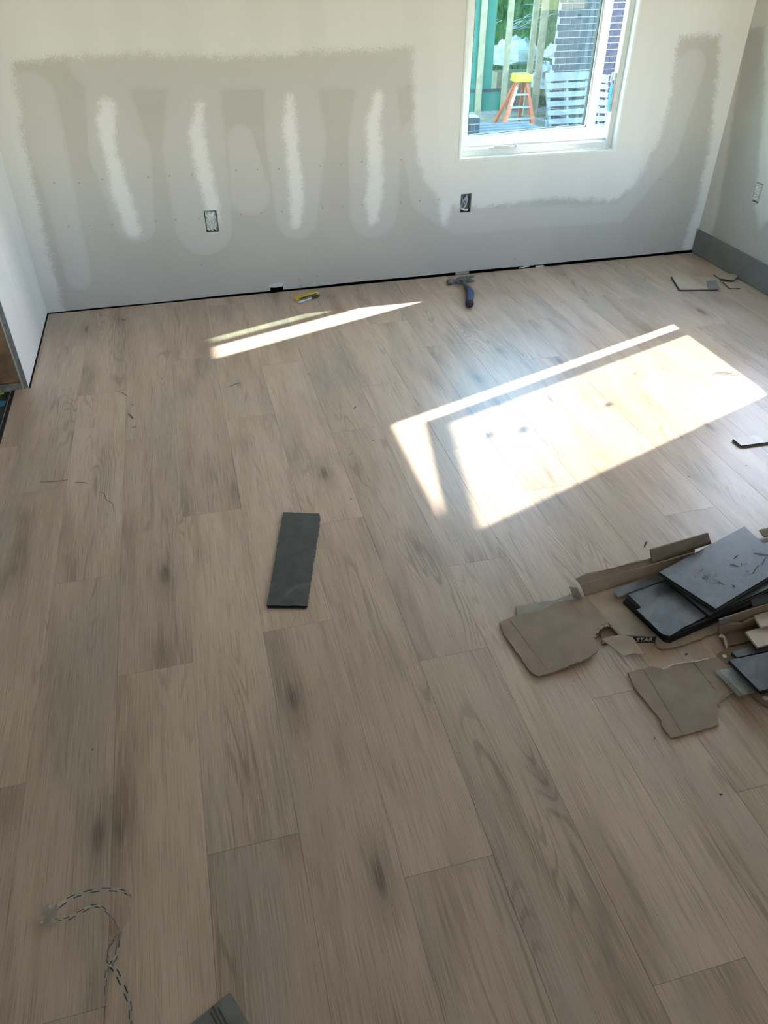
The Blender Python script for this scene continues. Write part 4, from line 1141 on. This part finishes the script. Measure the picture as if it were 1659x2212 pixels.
# ------------------------------------------------------------------ clear printed film strip, near left
fs = thing('film_strip', 'twisted strip of clear film printed with dark dashes, near left', 'plastic film', (-0.3539, 0.7223, 0))
runs = [
    ([(-0.365, 0.5683, 0.002), (-0.3655, 0.6035, 0.002), (-0.364, 0.642, 0.004), (-0.3646, 0.6731, 0.006), (-0.3608, 0.6957, 0.008), (-0.3474, 0.7085, 0.009), (-0.3436, 0.7387, 0.006), (-0.3394, 0.7591, 0.003)], .010, [1.2, 1.2, 1.1, .8, .5, .3, .5, .9]),
    ([(-0.3183, 0.5562, 0.002), (-0.3194, 0.5915, 0.002), (-0.321, 0.6231, 0.004), (-0.3317, 0.6525, 0.006), (-0.3459, 0.6848, 0.005), (-0.3585, 0.7034, 0.004), (-0.3642, 0.7217, 0.004), (-0.3546, 0.745, 0.004), (-0.3409, 0.7582, 0.004)], .012, [.9, .8, .7, .25, .2, .6, 1.0, .7, .9]),
    ([(-0.3392, 0.7604, 0.004), (-0.3263, 0.7778, 0.008), (-0.319, 0.8026, 0.01), (-0.322, 0.8222, 0.01), (-0.3397, 0.8379, 0.009), (-0.374, 0.8501, 0.008), (-0.4106, 0.8534, 0.007), (-0.4421, 0.8496, 0.006), (-0.4663, 0.8366, 0.005)], .010, [1.2, 1.35, 1.35, 1.2, .8, .6, .6, .6, 1.0]),
    ([(-0.3419, 0.7611, 0.004), (-0.3562, 0.7883, 0.006), (-0.3753, 0.8125, 0.008), (-0.3956, 0.822, 0.007), (-0.4224, 0.8159, 0.005), (-0.4486, 0.8104, 0.004), (-0.4687, 0.8201, 0.004)], .009, [1.3, 1.35, .9, .7, .6, .7, 1.1])]
for pts, w, tl in runs:
    path = bez(pts, 8); n = len(path)
    tilt = [float(np.interp(i/(n-1), np.linspace(0, 1, len(tl)), tl)) for i in range(n)]
    m = MB(); m.ribbon(path, w, 0.0003, tilt)
    fp = part('film', m, M['film'], fs)
    # printed dashes: two staggered rows
    for row in (-0.28, 0.24):
        i = 2 if row < 0 else 5
        while i < n - 5:
            seg = path[i:i+5]; m = MB(); q = []
            for j, p in enumerate(seg):
                d = (path[min(i+j+1, n-1)] - path[i+j-1]).normalized(); r = d.cross(Vector((0, 0, 1))).normalized(); a = tilt[i+j]
                r2 = r*math.cos(a) + Vector((0, 0, 1))*math.sin(a)
                nn = d.cross(r2); nn = nn if nn.z > 0 else -nn
                q.append(p + r2*row*w + nn.normalized()*0.0006)
            m.ribbon(q, w*0.2, 0.0002, tilt[i:i+5])
            part('printed_dash', m, M['ink_d'], fp)
            i += 8
m = MB()
k0 = Vector((-0.4781, 0.8281, 0.004)); rd = random.Random(5)
n = 7
vs = [k0 + Vector(((i-3)*.005 + rd.uniform(-.002, .002), (j-3)*.007 + rd.uniform(-.002, .002), rd.uniform(-.003, .010))) for i in range(n) for j in range(n)]
m.add(vs, [(i*n+j, (i+1)*n+j, (i+1)*n+j+1, i*n+j+1) for i in range(n-1) for j in range(n-1)])
part('crumpled_end', m, film_material('film_knot', (0.75, 0.74, 0.70), 0.25), fs)

# grey sheet with printed bars, cut by the bottom picture edge
gs = thing('grey_sheet', 'grey sheet corner with dark printed bars at the bottom picture edge', 'sheet', (-0.1468, 0.564, 0))
ga = Vector((-0.1416, 0.5977, 0.004)); gb = Vector((-0.2141, 0.5636, 0.004)); gc = Vector((-0.0862, 0.5274, 0.004))
e1_ = (gb-ga).normalized(); e2_ = (gc-ga); e2_ = (e2_ - e1_*e2_.dot(e1_)).normalized()
m = MB(); m.quadsheet([ga, ga + e1_*0.22, ga + e1_*0.22 + e2_*0.19, ga + e2_*0.19], 0.003)
part('sheet', m, M['backing3'], gs)
for o_, (t0, t1) in ((0.030, (0.008, 0.060)), (0.037, (0.000, 0.056)), (0.044, (0.006, 0.060)), (0.030, (0.068, 0.12)), (0.040, (0.066, 0.12))):
    a = ga + e1_*o_ + e2_*t0 + Vector((0, 0, .0018)); b = ga + e1_*(o_+0.002) + e2_*t1 + Vector((0, 0, .0018))
    m = MB(); m.bar(a, b, 0.0032, 0.0006)
    part('printed_bar', m, M['ink_d'], gs)

# ------------------------------------------------------------------ shavings and grit on the floor
debris = [
    ([(-0.6552, 2.4203, 0.002), (-0.6034, 2.4083, 0.003), (-0.5562, 2.4095, 0.002)], .0011, 'longer straight black shaving at the left, near the floor edge'),
    ([(-0.5307, 2.3849, 0.002), (-0.5063, 2.3779, 0.0025), (-0.4884, 2.368, 0.002)], .0012, 'short black shaving right of the long straight one'),
    ([(-0.4458, 2.3017, 0.002), (-0.4281, 2.2885, 0.002), (-0.4185, 2.2452, 0.003), (-0.3992, 2.2209, 0.003), (-0.3903, 2.1658, 0.002)], .0009, 'curly black thread-like shaving at the left'),
    ([(0.0678, 2.9696, 0.002), (0.0975, 2.9843, 0.004), (0.1226, 2.9949, 0.002)], .0016, 'black shaving on the knotty plank left of centre'),
    ([(-0.3946, 3.047, 0.002), (-0.3727, 3.0224, 0.003), (-0.3591, 2.9955, 0.002)], .0014, 'black shaving at a plank end joint near the left wall'),
    ([(-0.3534, 2.8447, 0.002), (-0.3419, 2.8206, 0.003), (-0.3327, 2.797, 0.002)], .0018, 'stubby black shaving below the plank end joint near the left wall'),
    ([(-0.3375, 2.7236, 0.002), (-0.3214, 2.7304, 0.002)], .0014, 'tiny dark shaving lowest of the group near the left wall'),
    ([(-0.3449, 2.9178, 0.002), (-0.3336, 2.9108, 0.002)], .0013, 'tiny dark shaving in the middle of the group near the left wall'),
    ([(-0.3984, 3.8404, 0.002), (-0.3798, 3.8296, 0.002)], .0018, 'dark crumb by the far wall at the left'),
    ([(1.2632, 1.5475, 0.002), (1.2733, 1.5589, 0.008), (1.2854, 1.5691, 0.003)], .0022, 'dark curled flake on the floor behind the carton flap'),
    ([(2.1798, 2.5425, 0.003), (2.2156, 2.5409, 0.006), (2.2511, 2.5271, 0.006), (2.2934, 2.5082, 0.003)], .0018, 'curved shaving lying in the sunlight'),
    ([(0.9771, 0.7216, 0.003), (0.9829, 0.7213, 0.003)], .0020, 'round dark pebble on the floor at lower right'),
    ([(0.9099, 0.8925, 0.001), (0.9179, 0.8979, 0.002)], .0008, 'thin splinter below the nearest cardboard sheet'),
    ([(1.1373, 1.1155, 0.002), (1.1448, 1.1143, 0.003)], .0020, 'small dark crumb between the two cardboard sheets'),
    ([(0.6253, 0.5709, 0.002), (0.628, 0.5683, 0.002)], .0014, 'pale crumb on the near floor at right'),
    ([(-0.4176, 1.2074, 0.001), (-0.413, 1.2068, 0.002)], .0014, 'dark speck on the near planks at left'),
    ([(0.5547, 2.6513, 0.002), (0.5671, 2.6622, 0.003)], .0018, 'dark chip on the floor left of the sunlit patch'),
    ([(0.571, 2.387, 0.002), (0.5779, 2.3922, 0.002)], .0016, 'dark grain on the floor beside the sunlit patch corner'),
    ([(0.4037, 2.0382, 0.002), (0.4105, 2.0392, 0.002)], .0014, 'dark grain above the lone face-down offcut'),
    ([(1.8664, 1.871, 0.002), (1.875, 1.872, 0.002)], .0014, 'dark grain below the pale strip at the right edge'),
    ([(1.6235, 1.8662, 0.002), (1.624, 1.8556, 0.003)], .0016, 'dark chip on the floor in front of the sunlit patch'),
    ([(0.6867, 1.1432, 0.002), (0.6926, 1.1449, 0.002)], .0016, 'tan crumb beside the square cardboard sheet corner'),
    ([(0.7968, 1.1066, 0.002), (0.8022, 1.1068, 0.002)], .0016, 'tan crumb in front of the square cardboard sheet'),
]
for pts, r, lab in debris:
    path = bez(pts, 5) if len(pts) > 2 else [Vector(q) for q in pts]
    n = len(path)
    m = MB(); m.tube([Vector((p.x, p.y, max(p.z, r*0.7))) for p in path], [r*(0.55 + 0.45*math.sin(math.pi*(i+.5)/n)) for i in range(n)], 6, flat=0.6)
    solo('floor_shaving', m, M['sand'] if ('tan' in lab or 'pale' in lab) else M['dark_bit'], lab, 'shaving', 'shavings and crumbs on the floor')

# ------------------------------------------------------------------ outside
GZ = -1.6
t = NT('yard_ground'); co = t.coords(); n1 = t.noise(co, 0.6, 4.0); n2 = t.noise(co, 9.0, 4.0)
c_ = t.mix(t.ramp(n2, 0.3, 0.7), (0.27, 0.22, 0.18), (0.38, 0.32, 0.27)); c_ = t.mix(t.ramp(n1, 0.55, 0.65), c_, (0.24, 0.23, 0.15))
M['yard'] = t.done(t.bsdf(c_, 0.95, 0, 0.1))
t = NT('grass_bank'); co = t.coords(); n1 = t.noise(co, 2.2, 5.0, 0.65); n2 = t.noise(co, 14.0, 3.0)
c_ = t.mix(t.ramp(n1, 0.35, 0.65), (0.022, 0.075, 0.014), (0.06, 0.14, 0.03)); c_ = t.mix(t.math('MULTIPLY', t.ramp(n2, 0.55, 0.75), 0.5), c_, (0.16, 0.20, 0.09))
M['grass'] = t.done(t.bsdf(c_, 0.8, 0, 0.2, t.bump(n1, 1.0, 0.1)))
M['brick'] = plain('black_brick', (0.018, 0.018, 0.028), 0.7, var=0.45, scale=9)
M['mortar'] = plain('white_mortar', (0.30, 0.305, 0.33), 0.9, var=0.08)
M['pallet'] = plain('weathered_timber', (0.13, 0.127, 0.132), 0.85, var=0.2, scale=6)
M['lumber'] = plain('fresh_lumber', (0.30, 0.235, 0.15), 0.75, var=0.18, scale=9)
M['orange'] = plain('orange_fibreglass', (0.42, 0.09, 0.035), 0.5, var=0.1)
M['ylw2'] = plain('ladder_cap_yellow', (0.42, 0.37, 0.03), 0.5, var=0.08)
M['alu'] = plain('aluminium', (0.36, 0.37, 0.38), 0.35, 0.7)
M['green'] = plain('green_sheathing', (0.035, 0.135, 0.10), 0.7, var=0.1, scale=3)
M['poly'] = film_material('crumpled_poly', (0.80, 0.86, 0.85), 0.62, 0.2)
M['bagw'] = plain('white_bag', (0.33, 0.34, 0.35), 0.5, var=0.15, scale=5)

m = MB(); m.box((-40, 4.3, GZ-0.3), (60, 70, GZ)); m.box((3.3, -30, GZ-0.3), (60, 4.3, GZ)); m.box((-40, -30, GZ-0.3), (3.3, -7.0, GZ))
struct('ground', m, M['yard'])
# grass bank beyond the yard, raised out of view to hold back low skylight
def bank(x, y):
    return GZ + 7.5*(1/(1+math.exp(-(y-23.5)/1.8))) + 0.12*math.sin(x*1.3+y) + 0.08*math.sin(x*3.1-y*2)
nx_, ny_ = 60, 40
vs = []; 
for i in range(nx_+1):
    for j in range(ny_+1):
        x, y = -6 + 30*i/nx_, 18.0 + 14*j/ny_
        vs.append((x, y, bank(x, y) - (0.3 if j == 0 else 0)))
m = MB(); m.add(vs, [(i*(ny_+1)+j, (i+1)*(ny_+1)+j, (i+1)*(ny_+1)+j+1, i*(ny_+1)+j+1) for i in range(nx_) for j in range(ny_)])
bk = struct('grass_bank', m, M['grass'], smooth=True)
rd = random.Random(77); m = MB()
for k in range(5200):
    x, y = rd.uniform(5.0, 13.0), rd.uniform(18.6, 26.0)
    if x > 0.478*y - 0.1:
        continue
    z = bank(x, y); h = rd.uniform(.12, .38); a = rd.uniform(0, 6.28); w = rd.uniform(.010, .022); l = rd.uniform(-.15, .15)
    m.add([(x-w*math.cos(a), y-w*math.sin(a), z-.02), (x+w*math.cos(a), y+w*math.sin(a), z-.02), (x+l, y+rd.uniform(-.12, .05), z+h)], [(0, 1, 2)])
tag(link('grass', m, M['grass'], None, (9, 22, 0), fix=False), 'long green grass growing on the bank beyond the yard', 'grass', None, 'stuff')

# black brick house wall with white mortar: every brick its own piece
BX0, BY = 7.66, 15.9
bw, bh, gap = 0.228, 0.100, 0.013
brick_wall = thing('brick_wall', 'black brick wall with white mortar seen through the window', 'brick wall', (BX0, BY, GZ))
m = MB(); m.box((BX0, BY+0.012, GZ), (BX0+2.6, BY+0.12, 1.5))
part('mortar', m, M['mortar'], brick_wall)
m = MB(); m.prism([(BX0+0.35, BY+0.121), (BX0+9.0, BY+0.121), (BX0+9.0, BY+8.0), (BX0+4.2, BY+8.0)], 5.5, 5.5-GZ); m.box((BX0+2.61, BY+0.02, GZ), (BX0+9.0, BY+0.12, 5.5)); m.box((BX0+0.001, BY+0.02, 1.51), (BX0+2.6, BY+0.12, 5.5))
part('added_shade_body', m, M['brick'], brick_wall)  # unseen mass added behind the brick face to shade the yard
bm_ = None; rd = random.Random(4)
for r in range(27):
    z = GZ + 0.01 + r*(bh+gap)
    for cidx in range(10):
        x = BX0 + 0.004 + cidx*(bw+gap) - (0.5*(bw+gap) if r % 2 else 0)
        xa, xb = max(x, BX0), min(x+bw, BX0+2.6)
        if xb - xa < 0.05:
            continue
        w_ = round(xb-xa, 3)
        key = ('b', w_)
        if key not in mesh_cache:
            mm = MB(); mm.box((0, 0, 0), (w_, 0.10, bh))
            o = link('brick', mm, M['brick'], brick_wall, (0, 0, 0)); mesh_cache[key] = o.data
        else:
            o = bpy.data.objects.new('brick', mesh_cache[key]); COL.objects.link(o); o.parent = brick_wall
        o.location = (xa - BX0, rd.uniform(-0.004, 0.003), z - GZ)
# low brick pier at the left
BQ = Vector((5.2792, 14.2, -1.0211))
pier = thing('brick_pier', 'low dark brick pier at the lower left of the window view', 'brick pier', (BQ.x, 14.2, GZ))
m = MB(); m.box((BQ.x+0.01, 14.21, GZ), (BQ.x+0.20, 14.5, BQ.z-0.01)); part('mortar', m, M['mortar'], pier)
z = GZ + 0.005; r = 0
while z + bh < BQ.z + 0.02:
    for cidx in range(-1, 2):
        xa = max(BQ.x, BQ.x + cidx*(bw+gap) + (0.5*(bw+gap) if r % 2 else 0)); xb = min(BQ.x+0.21, BQ.x + cidx*(bw+gap) + (0.5*(bw+gap) if r % 2 else 0) + bw)
        if xb - xa < 0.04:
            continue
        mm = MB(); mm.box((xa, 14.2, z), (xb, 14.45, z+bh)); part('brick', mm, M['brick'], pier)
    z += bh + gap; r += 1

# timber stud frame with green sheathing behind its left end
sf = thing('stud_frame', 'upright timber stud frame standing in the yard', 'timber frame', (7.0, 17.0, GZ))
for (tx, ty), (bx_, by_) in (((1046,0), (1034,250)), ((1103,0), (1089,247)), ((1154,0), (1142,170)), ((1178,0), (1171,110)), ((1213,0), (1206,110))):
    pass
def stud(p, w):
    m = MB(); m.box((p[0]-w/2, 17.0, GZ), (p[0]+w/2, 17.05, 1.9)); part('stud', m, M['lumber'], sf)
stud((6.5061, 17, -0.435), 0.125); stud((7.0878, 17, -0.4515), 0.120); stud((7.6365, 17, -0.4671), 0.120); stud((7.8397, 17, -0.0975), 0.15); stud((8.2058, 17, 0.0581), 0.05)
sl = (6.1472, 17, -0.4249); sr = (8.2375, 17, 0.0575)
m = MB(); m.box((sl[0]-0.6, 16.99, 1.9), (sr[0]+0.1, 17.06, 1.96)); part('top_plate', m, M['lumber'], sf)
m = MB(); m.box((sl[0]-0.6, 16.99, GZ), (sr[0], 17.06, GZ+0.045)); part('bottom_plate', m, M['lumber'], sf)
gl = (6.1761, 17.08, -0.4341); gr = (6.8069, 17.08, -0.452)
ga_ = thing('sheathing_board', 'green sheathing boards fixed behind the left studs', 'sheathing', (gl[0], 17.08, GZ))
zseam = (6.5881, 17.08, -1.0532)[2]
m = MB(); m.box((gl[0]-0.8, 17.08, zseam+0.03), (gr[0], 17.10, 1.9)); part('board', m, M['green'], ga_)
m = MB(); m.box((gl[0]-0.8, 17.08, GZ+0.15), (gr[0]+0.35, 17.10, zseam-0.03)); part('board', m, M['green'], ga_)
m = MB(); m.box((gl[0]-0.8, 17.075, zseam-0.03), (gr[0]+0.3, 17.09, zseam+0.03)); part('seam_tape', m, M['gasket'], ga_)

# stepladder
LA = thing('stepladder', 'orange stepladder with a yellow top standing in the yard', 'ladder', (7.0134, 15.9, -1.5846))
tl_, tr_ = Vector((6.9883, 16.1, -0.75)), Vector((7.1717, 16.1, -0.7563)); bl_, br_ = Vector((6.6408, 15.85, -1.567)), Vector((7.3266, 15.85, -1.5991))
bl_.z = br_.z = GZ
for a, b in ((tl_, bl_), (tr_, br_)):
    m = MB(); m.bar(a, b, 0.055, 0.085, (0, 1, 0), w2=0.085); rl = part('rail', m, M['orange'], LA)
    if a is tl_:
        m = MB(); m.bar(a.lerp(b, .12) + Vector((0, -.05, 0)), a.lerp(b, .50) + Vector((0, -.05, 0)), 0.05, 0.004, (0, 1, 0)); part('sticker', m, M['ink_w'], rl)
for a, b in ((tl_ + Vector((.03, .12, 0)), bl_ + Vector((.12, .75, 0))), (tr_ + Vector((.0, .12, 0)), br_ + Vector((-.02, .75, 0)))):
    m = MB(); m.bar(a, b, 0.05, 0.06, (0, 1, 0)); part('rear_leg', m, M['orange'], LA)
for f_ in (0.28, 0.54, 0.78):
    m = MB(); m.bar(tl_.lerp(bl_, f_), tr_.lerp(br_, f_), 0.09, 0.03); part('step', m, M['alu'], LA)
m = MB(); c_ = (tl_+tr_)/2; vs = [(c_.x+a, c_.y+b, c_.z+z) for z, s_ in ((-.02, 1.0), (.12, .86)) for a, b in ((-.19*s_, -.13), (.19*s_, -.13), (.19*s_, .20), (-.19*s_, .20))]
m.add(vs, [(0,3,2,1), (4,5,6,7), (0,1,5,4), (1,2,6,5), (2,3,7,6), (3,0,4,7)]); part('cap', m, M['ylw2'], LA, bevel=0.02)

# pallets leaning on the brick wall
def pallet(label, pbl, pbr, ptl, ptr, nsl, group):
    pbl, pbr, ptl, ptr = map(Vector, (pbl, pbr, ptl, ptr))
    root = thing('pallet', label, 'pallet', (pbl+pbr)/2, group)
    up = ((ptl-pbl)+(ptr-pbr)).normalized(); ri = (pbr-pbl).normalized(); nn = ri.cross(up).normalized()
    nn = nn if nn.y < 0 else -nn
    for f_ in (0.03, 0.5, 0.97):
        a = pbl.lerp(pbr, f_); b = ptl.lerp(ptr, f_)
        m = MB(); m.bar(a, b, 0.045, 0.09, nn); part('stringer', m, M['pallet'], root)
    for k in range(nsl):
        f_ = (k+0.35)/(nsl-0.3)
        a = pbl.lerp(ptl, f_) + nn*0.055; b = pbr.lerp(ptr, f_) + nn*0.055
        m = MB(); m.bar(a - ri*0.02, b + ri*0.02, 0.10 if k != nsl-1 else 0.15, 0.018, nn); part('slat', m, M['pallet'], root)
    return root
gP = 'pallets leaning on the brick wall'
q = lambda p, z: (p[0], p[1], z)
pallet('front grey pallet leaning on the brick wall behind the sash', q((7.3801, 15.2, -1.5541), GZ), q((8.1646, 15.2, -1.5916), GZ), (7.3822, 15.68, -0.6211), (8.2896, 15.68, -0.6103), 7, gP)
pallet('second grey pallet to the right, seen through the open gap', q((8.3508, 15.35, -1.6277), GZ), q((8.7125, 15.35, -1.645), GZ), (8.3963, 15.72, -0.6348), (8.7525, 15.72, -0.712), 7, gP)
# flat pallet lying in front
fp0 = Vector((5.4751, 13.9, -1.281)); fp1 = Vector((6.7523, 13.9, -1.3121))
fl_ = thing('flat_pallet', 'weathered pallet lying flat on blocks just beyond the sill', 'pallet', (fp0.x, 13.9, GZ))
hz_ = (fp0.z+fp1.z)/2
for k in range(5):
    m = MB(); m.box((fp0.x, 13.9+k*0.22, hz_-0.012), (fp1.x, 13.9+k*0.22+0.15, hz_+0.012)); part('slat', m, M['pallet'], fl_)
for f_ in (0.02, 0.5, 0.98):
    x = fp0.x + (fp1.x-fp0.x)*f_
    m = MB(); m.box((x-0.03, 13.9, GZ), (x+0.03, 14.93, hz_-0.012)); part('stringer', m, M['lumber'], fl_)

# crumpled clear plastic and bags
def crumple(name, label, c, sx, sy, sz, mat, seed, cat, group=None):
    rd = random.Random(seed); n, k = 14, 10; vs = []
    for j in range(k+1):
        th_ = (math.pi*0.52)*j/k
        for i in range(n):
            a = 2*math.pi*i/n; rr_ = 1 + rd.uniform(-.22, .22)
            vs.append((c[0] + sx*math.cos(a)*math.sin(th_)*rr_, c[1] + sy*math.sin(a)*math.sin(th_)*rr_, c[2] + sz*math.cos(th_)*rr_))
    m = MB(); m.add(vs, [(j*n+i, j*n+(i+1) % n, (j+1)*n+(i+1) % n, (j+1)*n+i) for j in range(k) for i in range(n)])
    return solo(name, m, mat, label, cat, group, fix=True)
gB = 'crumpled plastic in the yard'
P_ = lambda p, dz=0: (p[0], p[1], p[2]+dz)
crumple('plastic_bundle', 'wide crumpled clear plastic heap below the grass bank', (7.7752, 18.2, -0.6612), .62, .5, .42, M['poly'], 1, 'plastic bundle', gB)
crumple('plastic_bundle', 'smaller crumpled plastic heap beside the brick wall', (8.4229, 17.6, -0.5265), .22, .3, .22, M['poly'], 2, 'plastic bundle', gB)
crumple('plastic_bundle', 'pale crumpled plastic sack behind the stepladder', (8.2, 17.5, -1.0701), .24, .3, .42, M['bagw'], 3, 'plastic bundle', gB)
crumple('plastic_bundle', 'crumpled plastic lump between sack and pallet', (7.9691, 16.35, -0.8494), .17, .2, .27, M['poly'], 6, 'plastic bundle', gB)
crumple('cement_bag', 'grey-white bag on the ground under the open window gap', (7.8013, 14, -1.4127), .22, .25, .13, M['bagw'], 5, 'bag')
m = MB(); p0 = Vector((7.7958, 18.6, -0.5953)); m.box((p0.x-0.5, 18.0, GZ), (p0.x+0.55, 18.4, p0.z-0.25))
solo('lumber_stack', m, M['lumber'], 'stack of lumber under the crumpled plastic heap', 'lumber')
rd = random.Random(9); m = MB()
for k in range(22):
    c_ = Vector((9.0057, 20.5, -0.085)) + Vector((rd.gauss(0, .42), rd.uniform(-.3, .3), rd.gauss(0, .14)))
    d = Vector((1, 0, rd.uniform(-.1, .35))).normalized(); L = rd.uniform(.25, .6)
    m.tube(bez([c_ - d*L/2, c_ + Vector((0, 0, rd.uniform(-.06, .06))), c_ + d*L/2], 4), 0.009, 4)
tag(link('straw', m, M['bagw'], None, (9.0057, 20.5, -0.085)), 'pale straw-like strips tangled on the grass bank', 'straw', None, 'stuff')
